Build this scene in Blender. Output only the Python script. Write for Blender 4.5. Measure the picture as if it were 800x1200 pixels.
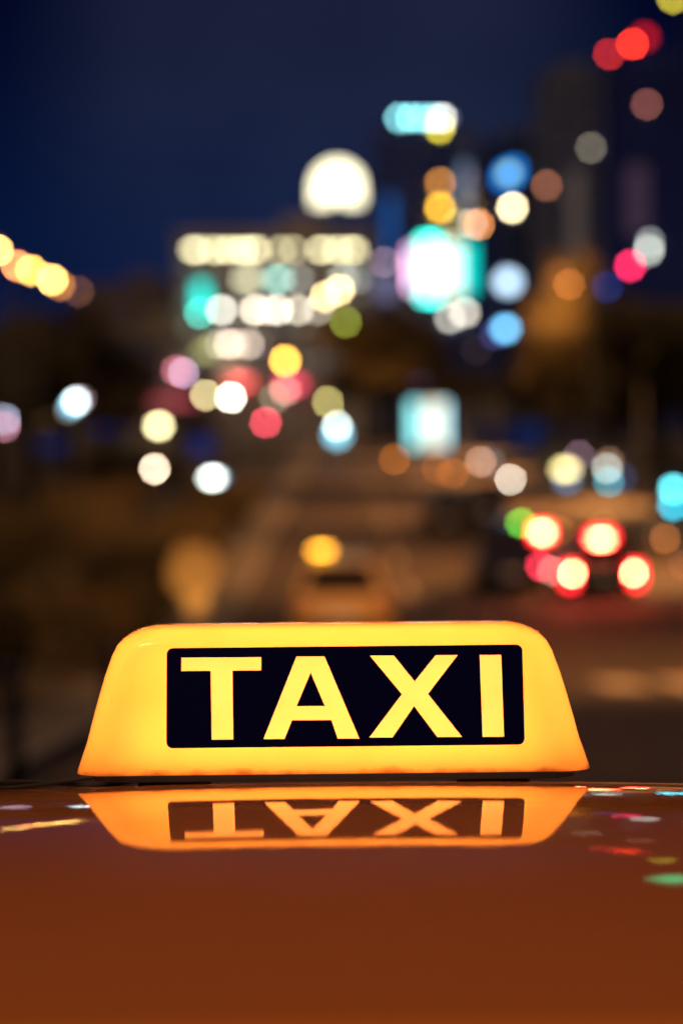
import bpy, bmesh, math, random
from mathutils import Vector, Matrix
random.seed(7)
for o in list(bpy.data.objects):
    bpy.data.objects.remove(o)
SC = bpy.context.scene
COL = SC.collection
R = math.radians
PI = math.pi

def lin(c):
    out = []
    for v in c:
        v = v / 255.0
        out.append(v / 12.92 if v <= .04045 else ((v + .055) / 1.055) ** 2.4)
    return out

# ------------------------------------------------------------------ camera
F = 85.0 / 24.0 * 800.0            # pixels of the 800-wide photograph per unit slope
PITCH = math.atan(130.0 / F)
ZS = 1.45                          # height of the roof under the sign
CAMH = 0.2945
cam_data = bpy.data.cameras.new('camera')
cam_data.lens = 85.0
cam_data.sensor_fit = 'HORIZONTAL'
cam_data.sensor_width = 24.0
cam_data.clip_start = .02
cam_data.clip_end = 9000.0
cam = bpy.data.objects.new('camera', cam_data)
COL.objects.link(cam)
CAM_M = (Matrix.Translation((0, -1.9, ZS + CAMH)) @ Matrix.Rotation(R(90) - PITCH, 4, 'X')
         @ Matrix.Rotation(R(-0.6), 4, 'Z'))
cam.matrix_world = CAM_M
SC.camera = cam
cam_data.dof.use_dof = True
cam_data.dof.focus_distance = 1.895
cam_data.dof.aperture_fstop = 3.25
cam_data.dof.aperture_blades = 9
cam_data.dof.aperture_rotation = R(8)

# ------------------------------------------------------------------ night sky
W = bpy.data.worlds.new('World')
SC.world = W
W.use_nodes = True
nt = W.node_tree
nt.nodes.clear()
wo = nt.nodes.new('ShaderNodeOutputWorld')
bg = nt.nodes.new('ShaderNodeBackground')
nt.links.new(bg.outputs[0], wo.inputs[0])
tc = nt.nodes.new('ShaderNodeTexCoord')
nrm = nt.nodes.new('ShaderNodeVectorMath'); nrm.operation = 'NORMALIZE'
nt.links.new(tc.outputs['Generated'], nrm.inputs[0])
sep = nt.nodes.new('ShaderNodeSeparateXYZ')
nt.links.new(nrm.outputs[0], sep.inputs[0])
ramp = nt.nodes.new('ShaderNodeValToRGB')
cr = ramp.color_ramp
cr.elements[0].position = 0.0; cr.elements[0].color = (*lin((8, 25, 66)), 1)
cr.elements[1].position = 0.6; cr.elements[1].color = (*lin((3, 5, 30)), 1)
e = cr.elements.new(.07); e.color = (*lin((6, 21, 57)), 1)
e = cr.elements.new(.14); e.color = (*lin((2, 8, 38)), 1)
e = cr.elements.new(.20); e.color = (*lin((1, 5, 28)), 1)
nt.links.new(sep.outputs['Z'], ramp.inputs[0])
# glow of the city in the haze above the avenue
dot = nt.nodes.new('ShaderNodeVectorMath'); dot.operation = 'DOT_PRODUCT'
gd = (CAM_M.to_3x3() @ Vector((-20 / F, (600 - 130) / F, -1))).normalized()
dot.inputs[1].default_value = gd
nt.links.new(nrm.outputs[0], dot.inputs[0])
mr = nt.nodes.new('ShaderNodeMapRange'); mr.interpolation_type = 'SMOOTHSTEP'
mr.inputs['From Min'].default_value = math.cos(R(8.2)); mr.inputs['From Max'].default_value = 1.0
nt.links.new(dot.outputs['Value'], mr.inputs['Value'])
ns = nt.nodes.new('ShaderNodeTexNoise'); ns.inputs['Scale'].default_value = 9.0; ns.inputs['Detail'].default_value = 2.0
nt.links.new(nrm.outputs[0], ns.inputs['Vector'])
mu = nt.nodes.new('ShaderNodeMath'); mu.operation = 'MULTIPLY'
nt.links.new(mr.outputs[0], mu.inputs[0]); nt.links.new(ns.outputs['Fac'], mu.inputs[1])
mix = nt.nodes.new('ShaderNodeMix'); mix.data_type = 'RGBA'; mix.blend_type = 'ADD'
nt.links.new(mu.outputs[0], mix.inputs['Factor'])
nt.links.new(ramp.outputs[0], mix.inputs[6])
mix.inputs[7].default_value = (.018, .023, .041, 1)
nt.links.new(mix.outputs[2], bg.inputs['Color'])
bg.inputs['Strength'].default_value = 1.0

# the warm glow of the lit city, low and wide (a night scene: far below daylight)
sd = bpy.data.lights.new('sun', 'SUN')
sd.energy = 1.25; sd.angle = R(14); sd.color = (1.0, .56, .28)
sun = bpy.data.objects.new('sun', sd)
COL.objects.link(sun)
sun.rotation_euler = (R(38), 0, R(-24))

SC.view_settings.view_transform = 'Standard'
SC.view_settings.look = 'None'
SC.view_settings.exposure = 0.0
SC.view_settings.gamma = 1.0
SC.view_settings.use_curve_mapping = False
SC.cycles.use_adaptive_sampling = False
SC.cycles.use_denoising = True
SC.cycles.max_bounces = 8
SC.cycles.diffuse_bounces = 4
SC.cycles.glossy_bounces = 4
SC.cycles.sample_clamp_indirect = 6.0

# ------------------------------------------------------------------ helpers
CAM_INV3 = CAM_M.to_3x3()
CAM_LOC = CAM_M.translation.copy()

def ray(px, py):
    return CAM_INV3 @ Vector(((px - 400) / F, (600 - py) / F, -1))

def P(px, py, y):
    """point of the photograph's pixel at world distance y along the street"""
    d = ray(px, py)
    return CAM_LOC + d * ((y - CAM_LOC.y) / d.y)

def zg(y):
    """height of the street: level at the taxi, then falling towards the city"""
    if y < 3: return 0.0
    if y < 40: return -3.0 * (y - 3) / 37.0
    if y < 60: return -3.0 - .1 * (y - 40) / 20.0
    return -3.1

MATS = {}
def mat(name, col, rough=.7, metal=0.0, coat=0.0, noise=0.0, scale=3.0, spec=.5, bump=0.0):
    if name in MATS: return MATS[name]
    m = bpy.data.materials.new(name); m.use_nodes = True
    n = m.node_tree; b = n.nodes['Principled BSDF']
    b.inputs['Base Color'].default_value = (*col, 1)
    b.inputs['Roughness'].default_value = rough
    b.inputs['Metallic'].default_value = metal
    b.inputs['Coat Weight'].default_value = coat
    b.inputs['Specular IOR Level'].default_value = spec
    if noise or bump:
        t = n.nodes.new('ShaderNodeTexCoord')
        x = n.nodes.new('ShaderNodeTexNoise'); x.inputs['Scale'].default_value = scale; x.inputs['Detail'].default_value = 6
        n.links.new(t.outputs['Object'], x.inputs['Vector'])
        if noise:
            r = n.nodes.new('ShaderNodeValToRGB')
            r.color_ramp.elements[0].position = .3; r.color_ramp.elements[1].position = .7
            r.color_ramp.elements[0].color = (*[c * (1 - noise) for c in col], 1)
            r.color_ramp.elements[1].color = (*[min(1, c * (1 + noise)) for c in col], 1)
            n.links.new(x.outputs['Fac'], r.inputs[0]); n.links.new(r.outputs[0], b.inputs['Base Color'])
        if bump:
            bp = n.nodes.new('ShaderNodeBump'); bp.inputs['Strength'].default_value = bump
            n.links.new(x.outputs['Fac'], bp.inputs['Height']); n.links.new(bp.outputs[0], b.inputs['Normal'])
    MATS[name] = m
    return m

def glow(col, strength, sample=True):
    """a lamp's lit face: linear colour times strength"""
    key = ('glow', tuple(round(c, 4) for c in col), round(strength, 4))
    if key in MATS: return MATS[key]
    m = bpy.data.materials.new('lit'); m.use_nodes = True
    n = m.node_tree; n.nodes.clear()
    o = n.nodes.new('ShaderNodeOutputMaterial'); e = n.nodes.new('ShaderNodeEmission')
    e.inputs['Color'].default_value = (*col, 1); e.inputs['Strength'].default_value = strength
    n.links.new(e.outputs[0], o.inputs[0])
    m.cycles.emission_sampling = 'AUTO' if sample else 'NONE'
    MATS[key] = m
    return m

BLUR = 35.0
def litmat(rgb, w, h, boost=1.0):
    """emission that spreads to the wanted colour over the lens's blur disc"""
    c = min(w, BLUR) * min(h, BLUR) / BLUR ** 2 * .90
    c = min(1.0, c)
    return glow([v * boost for v in lin(rgb)], 1.0 / c, False)

def obj(name, bm, m, parent=None, smooth=False):
    me = bpy.data.meshes.new(name)
    if isinstance(bm, bmesh.types.BMesh):
        bmesh.ops.recalc_face_normals(bm, faces=bm.faces)
        bm.to_mesh(me); bm.free()
    else:
        me.from_pydata(*bm)
    if m is not None: me.materials.append(m)
    if smooth:
        for p in me.polygons: p.use_smooth = True
    o = bpy.data.objects.new(name, me); COL.objects.link(o)
    if parent is not None: o.parent = parent
    return o

def thing(name, label, cat, loc=(0, 0, 0), rz=0, group=None):
    o = bpy.data.objects.new(name, None); COL.objects.link(o)
    o.empty_display_size = .2
    o.location = loc; o.rotation_euler = (0, 0, rz)
    o['label'] = label; o['category'] = cat
    if group: o['group'] = group
    return o

def tag(o, label, cat, group=None):
    o['label'] = label; o['category'] = cat
    if group: o['group'] = group
    return o

def struct(o):
    o['kind'] = 'structure'; return o

def copy_tree(o, parent=None):
    c = o.copy(); COL.objects.link(c)
    if parent is not None: c.parent = parent
    for ch in list(o.children): copy_tree(ch, c)
    return c

def box(bm, c, s, rz=0, bevel=0):
    """box of full size s centred at c"""
    g = bmesh.ops.create_cube(bm, size=1.0, matrix=Matrix.Translation(c) @ Matrix.Rotation(rz, 4, 'Z') @ Matrix.Diagonal((s[0], s[1], s[2], 1)))
    if bevel:
        es = list({e for v in g['verts'] for e in v.link_edges})
        bmesh.ops.bevel(bm, geom=es, offset=bevel, segments=2, affect='EDGES', profile=.5)
    return bm

def tube(bm, pts, rad, seg=10, cap=True):
    rings = []
    n = len(pts)
    pts = [Vector(p) for p in pts]
    prev = None
    for i, p in enumerate(pts):
        d = (pts[min(i + 1, n - 1)] - pts[max(i - 1, 0)]).normalized()
        a = d.orthogonal().normalized() if prev is None else (prev - d * prev.dot(d)).normalized()
        prev = a
        b = d.cross(a)
        r = rad[i] if isinstance(rad, (list, tuple)) else rad
        rings.append([bm.verts.new(p + (a * math.cos(2 * PI * k / seg) + b * math.sin(2 * PI * k / seg)) * r) for k in range(seg)])
    for i in range(n - 1):
        for k in range(seg):
            bm.faces.new((rings[i][k], rings[i][(k + 1) % seg], rings[i + 1][(k + 1) % seg], rings[i + 1][k]))
    if cap:
        bm.faces.new(rings[0]); bm.faces.new(list(reversed(rings[-1])))
    return bm

def ball(bm, c, r, u=14, v=9):
    rr = r if isinstance(r, (list, tuple)) else (r, r, r)
    bmesh.ops.create_uvsphere(bm, u_segments=u, v_segments=v, radius=1.0, matrix=Matrix.Translation(c) @ Matrix.Diagonal((*rr, 1)))
    return bm

def loft(bm, rings, cap=True):
    vs = [[bm.verts.new(p) for p in r] for r in rings]
    n = len(vs[0])
    for i in range(len(vs) - 1):
        for k in range(n):
            bm.faces.new((vs[i][k], vs[i][(k + 1) % n], vs[i + 1][(k + 1) % n], vs[i + 1][k]))
    if cap:
        bm.faces.new(vs[0]); bm.faces.new(list(reversed(vs[-1])))
    return bm

def prism(bm, poly, y0, y1):
    """outline in x, z given a thickness along y"""
    return loft(bm, [[(x, y0, z) for x, z in poly], [(x, y1, z) for x, z in poly]])

# ------------------------------------------------------------------ ground, road, pavements
YS = [-40, -10, 0, 3, 8, 15, 22, 30, 35, 40, 46, 60, 70, 90, 120, 160, 220, 300, 420, 600]
def strip(name, x0, x1, dz, m, ys=YS, thick=0.0):
    bm = bmesh.new()
    if thick:
        rings = [[(x0, y, zg(y) + dz), (x1, y, zg(y) + dz), (x1, y, zg(y) + dz - thick), (x0, y, zg(y) + dz - thick)] for y in ys]
        loft(bm, rings)
    else:
        a = [(bm.verts.new((x0, y, zg(y) + dz)), bm.verts.new((x1, y, zg(y) + dz))) for y in ys]
        for i in range(len(a) - 1):
            bm.faces.new((a[i][0], a[i][1], a[i + 1][1], a[i + 1][0]))
    return struct(obj(name, bm, m))

asphalt = mat('asphalt', (.066, .047, .036), .75, noise=.45, scale=1.3, bump=.15)
paving = mat('paving', (.14, .12, .10), .8, noise=.3, scale=2.0)
kerbm = mat('kerb_stone', (.25, .23, .21), .8, noise=.2)
soil = mat('soil', (.05, .042, .03), .95, noise=.3, scale=.6)
paint_white = mat('road_paint', (.62, .50, .36), .7, noise=.25, scale=5)
bm = bmesh.new()
far = YS + [1500, 4000]
a = [(bm.verts.new((-2500 if y > 100 else -300, y, zg(y) - .03)), bm.verts.new((2500 if y > 100 else 300, y, zg(y) - .03))) for y in far]
for i in range(len(a) - 1):
    bm.faces.new((a[i][0], a[i][1], a[i + 1][1], a[i + 1][0]))
struct(obj('ground', bm, soil))
RX0, RX1 = -2.4, 10.5
strip('road', RX0, RX1, 0, asphalt)
strip('pavement', RX1 + .16, RX1 + 9, .13, paving, thick=.12)
strip('pavement', RX0 - 1.4, RX0 - .16, .13, paving, thick=.12)
strip('kerb', RX1, RX1 + .155, .135, kerbm, thick=.16)
strip('kerb', RX0 - .155, RX0, .135, kerbm, thick=.16)
# zebra crossing ahead of the taxi and lane dashes further on
for k in range(7):
    x0 = 3.80 + k * .98
    bm = bmesh.new()
    yy = [32.0, 35.6]
    loft(bm, [[(x0, y, zg(y) + .005), (x0 + .62, y, zg(y) + .005), (x0 + .62, y, zg(y) - .02), (x0, y, zg(y) - .02)] for y in yy])
    o = struct(obj('crossing_stripe', bm, paint_white))
for k in range(10):
    y0 = 58 + k * 12
    for x in (1.6, 5.0):
        bm = bmesh.new()
        loft(bm, [[(x, y, zg(y) + .005), (x + .15, y, zg(y) + .005), (x + .15, y, zg(y) - .02), (x, y, zg(y) - .02)] for y in (y0, y0 + 4)])
        struct(obj('lane_dash', bm, paint_white))

# ------------------------------------------------------------------ the taxi under the sign
paint = bpy.data.materials.new('orange_car_paint'); paint.use_nodes = True
pn = paint.node_tree; pb = pn.nodes['Principled BSDF']
pb.inputs['Base Color'].default_value = (.60, .185, .036, 1)
pb.inputs['Roughness'].default_value = .55
pb.inputs['Specular IOR Level'].default_value = .08
pb.inputs['Coat Weight'].default_value = .97
pb.inputs['Coat Roughness'].default_value = .012
pb.inputs['Coat IOR'].default_value = 1.22
pt = pn.nodes.new('ShaderNodeTexCoord')
pv = pn.nodes.new('ShaderNodeTexVoronoi'); pv.inputs['Scale'].default_value = 900
pn.links.new(pt.outputs['Object'], pv.inputs['Vector'])
# the metal flakes under the lacquer, each tipped a little its own way
px_ = pn.nodes.new('ShaderNodeVectorMath'); px_.operation = 'SUBTRACT'; px_.inputs[1].default_value = (.5, .5, .5)
pn.links.new(pv.outputs['Color'], px_.inputs[0])
ps = pn.nodes.new('ShaderNodeVectorMath'); ps.operation = 'SCALE'; ps.inputs['Scale'].default_value = .10
pn.links.new(px_.outputs[0], ps.inputs[0])
pg = pn.nodes.new('ShaderNodeNewGeometry')
pa = pn.nodes.new('ShaderNodeVectorMath'); pa.operation = 'ADD'
pn.links.new(pg.outputs['Normal'], pa.inputs[0]); pn.links.new(ps.outputs[0], pa.inputs[1])
pnm = pn.nodes.new('ShaderNodeVectorMath'); pnm.operation = 'NORMALIZE'
pn.links.new(pa.outputs[0], pnm.inputs[0]); pn.links.new(pnm.outputs[0], pb.inputs['Normal'])
# uneven polish: smeared and dusty patches in the lacquer
pq = pn.nodes.new('ShaderNodeTexNoise'); pq.inputs['Scale'].default_value = 14; pq.inputs['Detail'].default_value = 6; pq.inputs['Roughness'].default_value = .65
pn.links.new(pt.outputs['Object'], pq.inputs['Vector'])
pm_ = pn.nodes.new('ShaderNodeMapRange'); pm_.inputs['From Min'].default_value = .42; pm_.inputs['From Max'].default_value = .72
pm_.inputs['To Min'].default_value = .008; pm_.inputs['To Max'].default_value = .03
pn.links.new(pq.outputs['Fac'], pm_.inputs['Value']); pn.links.new(pm_.outputs[0], pb.inputs['Coat Roughness'])
pd = pn.nodes.new('ShaderNodeTexVoronoi'); pd.inputs['Scale'].default_value = 170
pn.links.new(pt.outputs['Object'], pd.inputs['Vector'])
pdm = pn.nodes.new('ShaderNodeMapRange'); pdm.inputs['From Min'].default_value = .13; pdm.inputs['From Max'].default_value = .07; pdm.inputs['To Max'].default_value = .55
pn.links.new(pd.outputs['Distance'], pdm.inputs['Value'])
pdx = pn.nodes.new('ShaderNodeMix'); pdx.data_type = 'RGBA'
pdx.inputs[6].default_value = (.60, .185, .036, 1); pdx.inputs[7].default_value = (.62, .50, .38, 1)
pn.links.new(pdm.outputs[0], pdx.inputs['Factor']); pn.links.new(pdx.outputs[2], pb.inputs['Base Color'])
# faint orange peel in the lacquer
pz = pn.nodes.new('ShaderNodeTexNoise'); pz.inputs['Scale'].default_value = 60; pz.inputs['Detail'].default_value = 3
pn.links.new(pt.outputs['Object'], pz.inputs['Vector'])
pbp = pn.nodes.new('ShaderNodeBump'); pbp.inputs['Strength'].default_value = .009; pbp.inputs['Distance'].default_value = .01
pn.links.new(pz.outputs['Fac'], pbp.inputs['Height']); pn.links.new(pbp.outputs[0], pb.inputs['Coat Normal'])

glass_dark = mat('dark_glass', (.012, .014, .018), .06, spec=.6)
rubber = mat('black_rubber', (.012, .012, .013), .8)
chrome = mat('chrome', (.6, .6, .62), .15, 1.0)
steel = mat('dark_steel', (.035, .037, .042), .5, .3)

TA = math.tan(math.atan((916 - 600) / F) + PITCH)
YT, KR, KR3, KX = .07, .20, .10, .10
ZT = CAMH - (1.9 + YT) * TA
def zroof(x, y):
    return ZS + ZT - TA * (y - YT) - KR / 2 * (y - YT) ** 2 + (KR3 / 6 * (y - YT) ** 3 if y < YT else 0) - KX / 2 * x * x - 1.2 * max(0, abs(x) - .42) ** 2

taxi = thing('taxi', 'orange taxi whose roof fills the bottom of the picture under the lit sign', 'taxi')
Y0, Y1, HX = -.893, .72, .60
bm = bmesh.new()
nx, ny = 48, 72
g = [[bm.verts.new((-HX + 2 * HX * i / nx, Y0 + (Y1 - Y0) * j / ny, zroof(-HX + 2 * HX * i / nx, Y0 + (Y1 - Y0) * j / ny))) for i in range(nx + 1)] for j in range(ny + 1)]
for j in range(ny):
    for i in range(nx):
        bm.faces.new((g[j][i], g[j][i + 1], g[j + 1][i + 1], g[j + 1][i]))
# folded edge all round
def fold(line, off):
    v2 = [bm.verts.new(v.co + Vector(off)) for v in line]
    for k in range(len(line) - 1):
        bm.faces.new((line[k], line[k + 1], v2[k + 1], v2[k]))
fold(g[0], (0, .006, -.025)); fold(g[-1], (0, -.006, -.025))
fold([r[0] for r in g], (.004, 0, -.03)); fold([r[-1] for r in g], (-.004, 0, -.03))
roof = obj('roof', bm, paint, taxi, True)
# lower body, lofted along its length (the bonnet is towards the camera)
def srect(y, zb, zt, hw, n=28, e=.42):
    r = []
    for k in range(n):
        t = 2 * PI * (k + .5) / n
        c, s = math.cos(t), math.sin(t)
        r.append((hw * math.copysign(abs(c) ** e, c), y, (zb + zt) / 2 + (zt - zb) / 2 * math.copysign(abs(s) ** e, s)))
    return r
bm = bmesh.new()
loft(bm, [srect(*a) for a in ((-2.95, .42, .66, .66), (-2.86, .28, .80, .80), (-2.2, .22, .93, .87), (-1.5, .2, .98, .89), (0, .2, .99, .9), (1.2, .2, 1.0, .89), (1.75, .26, .95, .84), (1.88, .42, .80, .70))])
obj('body', bm, paint, taxi, True)
def quad(bm, pts, th=.006):
    a = [Vector(p) for p in pts]
    n = (a[1] - a[0]).cross(a[2] - a[0]).normalized() * th
    loft(bm, [a, [v + n for v in a]])
    return bm
zf, zr = zroof(0, Y0) - .02, zroof(0, Y1) - .02
obj('windscreen', quad(bmesh.new(), [(-.56, Y0 + .01, zf - .03), (.56, Y0 + .01, zf - .03), (.74, -1.72, .95), (-.74, -1.72, .95)]), glass_dark, taxi)
obj('rear_window', quad(bmesh.new(), [(-.54, Y1 - .01, zr - .06), (.54, Y1 - .01, zr - .06), (.70, 1.28, .97), (-.70, 1.28, .97)]), glass_dark, taxi)
for s in (-1, 1):
    obj('side_window', quad(bmesh.new(), [(s * .585, -.82, zroof(.6, -.82) - .05), (s * .585, -.10, zroof(.6, -.1) - .05), (s * .80, -.12, .97), (s * .80, -1.45, .97)]), glass_dark, taxi)
    obj('side_window', quad(bmesh.new(), [(s * .585, -.02, zroof(.6, -.02) - .05), (s * .585, .62, zroof(.6, .62) - .06), (s * .80, 1.0, .97), (s * .80, -.02, .97)]), glass_dark, taxi)
    for pts in (((s * .58, Y0 + .02, zroof(.58, Y0) - .015), (s * .79, -1.66, .93)), ((s * .585, -.06, zroof(.58, 0) - .02), (s * .82, -.06, .93)), ((s * .57, Y1 - .02, zroof(.57, Y1) - .015), (s * .78, 1.22, .93))):
        b = bmesh.new(); tube(b, pts, .032, 8); obj('pillar', b, paint, taxi, True)
    for yw in (-2.15, 1.05):
        b = bmesh.new(); tube(b, [(s * .70, yw, .31), (s * .72, yw, .31), (s * .88, yw, .31), (s * .90, yw, .31)], [.28, .31, .31, .28], 28)
        w = obj('wheel', b, rubber, taxi, True)
        b = bmesh.new(); tube(b, [(s * .90, yw, .31), (s * .912, yw, .31)], [.20, .17], 20); obj('rim', b, chrome, w)

# ------------------------------------------------------------------ the roof sign
TILT = R(14.0)
sb = P(390.5, 907, 0.0)
SX, SZ = sb.x, ZS
sign = thing('taxi_sign', 'glowing yellow TAXI sign with black lettering panel standing on the car roof', 'taxi sign', (SX, 0, SZ))

def plastic(name, col, dirt=True):
    m = bpy.data.materials.new(name); m.use_nodes = True
    n = m.node_tree; n.nodes.clear()
    o = n.nodes.new('ShaderNodeOutputMaterial')
    tr = n.nodes.new('ShaderNodeBsdfTranslucent'); df = n.nodes.new('ShaderNodeBsdfDiffuse')
    gl = n.nodes.new('ShaderNodeBsdfGlossy'); gl.inputs['Roughness'].default_value = .09
    fr = n.nodes.new('ShaderNodeFresnel'); fr.inputs['IOR'].default_value = 1.42
    m1 = n.nodes.new('ShaderNodeMixShader'); m1.inputs[0].default_value = .22
    m2 = n.nodes.new('ShaderNodeMixShader')
    n.links.new(tr.outputs[0], m1.inputs[1]); n.links.new(df.outputs[0], m1.inputs[2])
    n.links.new(fr.outputs[0], m2.inputs[0]); n.links.new(m1.outputs[0], m2.inputs[1]); n.links.new(gl.outputs[0], m2.inputs[2])
    n.links.new(m2.outputs[0], o.inputs[0])
    tcn = n.nodes.new('ShaderNodeTexCoord')
    nz = n.nodes.new('ShaderNodeTexNoise'); nz.inputs['Scale'].default_value = 26; nz.inputs['Detail'].default_value = 5
    n.links.new(tcn.outputs['Object'], nz.inputs['Vector'])
    rp = n.nodes.new('ShaderNodeValToRGB')
    rp.color_ramp.elements[0].position = .32; rp.color_ramp.elements[0].color = (*[c * f for c, f in zip(col, (.98, .94, .86))], 1)
    rp.color_ramp.elements[1].position = .62; rp.color_ramp.elements[1].color = (*col, 1)
    n.links.new(nz.outputs['Fac'], rp.inputs[0])
    src = rp.outputs[0]
    if dirt:      # grime collected along the lower rim
        sp = n.nodes.new('ShaderNodeSeparateXYZ'); n.links.new(tcn.outputs['Object'], sp.inputs[0])
        n2 = n.nodes.new('ShaderNodeTexNoise'); n2.inputs['Scale'].default_value = 34; n2.inputs['Detail'].default_value = 9
        n.links.new(tcn.outputs['Object'], n2.inputs['Vector'])
        ad = n.nodes.new('ShaderNodeMath'); ad.operation = 'MULTIPLY_ADD'; ad.inputs[1].default_value = -.014
        n.links.new(n2.outputs['Fac'], ad.inputs[0]); n.links.new(sp.outputs['Z'], ad.inputs[2])
        mp = n.nodes.new('ShaderNodeMapRange'); mp.inputs['From Min'].default_value = -.0075; mp.inputs['From Max'].default_value = -.0028
        n.links.new(ad.outputs[0], mp.inputs['Value'])
        mx = n.nodes.new('ShaderNodeMix'); mx.data_type = 'RGBA'
        mx.inputs[6].default_value = (.42, .10, .012, 1)
        n.links.new(mp.outputs[0], mx.inputs['Factor']); n.links.new(src, mx.inputs[7])
        src = mx.outputs[2]
    n.links.new(src, tr.inputs['Color']); n.links.new(src, df.inputs['Color'])
    return m
shell_m = plastic('yellow_plastic', (.95, .31, .045))
letter_m = plastic('pale_yellow_film', (.95, .325, .075), False)

# the front plane of the sign: through (0, 0) at its foot, leaning back
NRM = Vector((0, -math.cos(TILT), math.sin(TILT)))
UP = Vector((0, math.sin(TILT), math.cos(TILT)))
O3 = Vector((SX, 0, SZ))
def uv(px, py):
    d = ray(px, py)
    t = (O3 - CAM_LOC).dot(NRM) / d.dot(NRM)
    q = CAM_LOC + d * t - O3
    return q.x, q.dot(UP)

pc = [uv(194.5, 760.2), uv(611.3, 755.4), uv(615.0, 873.0), uv(195.8, 877.6)]
PL = (pc[0][0] + pc[3][0]) / 2; PR = (pc[1][0] + pc[2][0]) / 2
PT = (pc[0][1] + pc[1][1]) / 2; PB = (pc[2][1] + pc[3][1]) / 2
CT = math.cos(TILT)
HB, HT = (PB + .004) * CT, (PT - .004) * CT
XA, XB = PL + .004, PR - .004

PROF = [(0, .2000, 0), (.004, .1990, .001), (.0235, .1925, .00586), (.045, .1872, .01122), (.058, .1838, .01446), (.075, .1790, .0187), (.092, .1732, .02294),
        (.100, .1690, .02493), (.1055, .1645, .0272), (.1105, .1580, .0312), (.1140, .1505, .0365), (.1163, .1420, .0425), (.1175, .130, .0495), (.1178, .110, .0565)]
prof = [(h if h < .1 else .1 + (h - .1) * .80, w * 1.024, d) for h, w, d in PROF]
def pw(h):
    for (h0, w0, d0), (h1, w1, d1) in zip(prof, prof[1:]):
        if h <= h1 + 1e-9:
            t = (h - h0) / (h1 - h0)
            return w0 + (w1 - w0) * t, d0 + (d1 - d0) * t
    return prof[-1][1:]
hs = sorted(set([p[0] for p in prof] + [HB, HT]))
hs = [h for i, h in enumerate(hs) if i == 0 or h - hs[i - 1] > .0012 or h in (HB, HT)]
bm = bmesh.new()
rings, meta = [], []
DEP = .125
for h in hs:
    w, d = pw(h)
    rc = min(.022, (DEP / 2 - d) * .75)
    xf = w - rc
    cols = [-xf + (XA + xf) * k / 3 for k in range(3)] + [XA + (XB - XA) * k / 16 for k in range(17)] + [XB + (xf - XB) * k / 3 for k in range(1, 4)]
    if xf < XB + .001 or -xf > XA - .001:
        cols = [-xf + 2 * xf * k / 22 for k in range(23)]
    pts = [(x, d, h) for x in cols]
    for k in range(1, 7):
        t = PI / 2 * k / 7
        pts.append((xf + rc * math.sin(t), d + rc * (1 - math.cos(t)), h))
    pts.append((w, d + rc, h)); pts.append((w, DEP - d - rc, h))
    for k in range(1, 7):
        t = PI / 2 * k / 7
        pts.append((xf + rc * math.cos(t), DEP - d - rc + rc * math.sin(t), h))
    for k in range(9): pts.append((xf - 2 * xf * k / 8, DEP - d, h))
    for k in range(1, 7):
        t = PI / 2 * k / 7
        pts.append((-xf - rc * math.sin(t), DEP - d - rc * (1 - math.cos(t)), h))
    pts.append((-w, DEP - d - rc, h)); pts.append((-w, d + rc, h))
    for k in range(1, 7):
        t = PI / 2 * k / 7
        pts.append((-xf - rc * math.cos(t), d + rc - rc * math.sin(t), h))
    rings.append([bm.verts.new(p) for p in pts])
n = len(rings[0])
for i in range(len(rings) - 1):
    for k in range(n):
        if hs[i] >= HB - 1e-6 and hs[i + 1] <= HT + 1e-6 and 3 <= k < 19:
            continue                     # the window behind the lettering panel
        bm.faces.new((rings[i][k], rings[i][(k + 1) % n], rings[i + 1][(k + 1) % n], rings[i + 1][k]))
bm.faces.new(rings[-1])
shell = obj('shell', bm, shell_m, sign, True)

def outline_mesh(name, loops, extrude, m, off, cyc=None):
    cu = bpy.data.curves.new(name, 'CURVE'); cu.dimensions = '2D'; cu.fill_mode = 'BOTH'; cu.extrude = extrude
    for lp in loops:
        s = cu.splines.new('POLY'); s.points.add(len(lp) - 1); s.use_cyclic_u = True
        for q, (u, v) in zip(s.points, lp): q.co = (u, v, 0, 1)
    tmp = bpy.data.objects.new(name, cu); COL.objects.link(tmp)
    dg = bpy.context.evaluated_depsgraph_get()
    me = bpy.data.meshes.new_from_object(tmp.evaluated_get(dg))
    bpy.data.objects.remove(tmp); bpy.data.curves.remove(cu)
    me.name = name; me.materials.clear(); me.materials.append(m)
    o = bpy.data.objects.new(name, me); COL.objects.link(o); o.parent = sign
    o.matrix_parent_inverse = Matrix.Identity(4)
    fr = Matrix((Vector((1, 0, 0)), UP, NRM)).transposed().to_4x4()
    o.matrix_local = Matrix.Translation(NRM * off) @ fr
    return o

def rr(l, r, b, t, c, n=6):
    pts = []
    for cx, cy, a0 in ((r - c, t - c, 0), (l + c, t - c, 90), (l + c, b + c, 180), (r - c, b + c, 270)):
        for k in range(n + 1):
            a = R(a0 + 90 * k / n); pts.append((cx + c * math.cos(a), cy + c * math.sin(a)))
    return pts
def PX(pts): return [uv(*p) for p in pts]
Tl = PX([(212.6, 771.2), (306, 770.6), (306, 786), (272.3, 786.3), (273.3, 867), (248.2, 867.2), (247, 786.5), (212.6, 786.8)])
Al = PX([(347.4, 769.8), (380, 769.6), (420.8, 866), (395.6, 866), (388.2, 844.3), (342.2, 844.5), (333.2, 866.4), (308.8, 866.6)])
Ai = PX([(363.9, 788.6), (380.6, 827.8), (347.4, 828)])
Xl = PX([(433.2, 768.8), (461.2, 768.6), (485.6, 799.2), (510.3, 768.3), (536, 768), (501.2, 813.6), (541, 864), (512.2, 864.2), (485, 827.8), (459.7, 864.6), (432.6, 864.8), (470.8, 814)])
Il = PX([(561.8, 768), (586.8, 767.8), (590.2, 863.8), (565.2, 864)])
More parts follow.
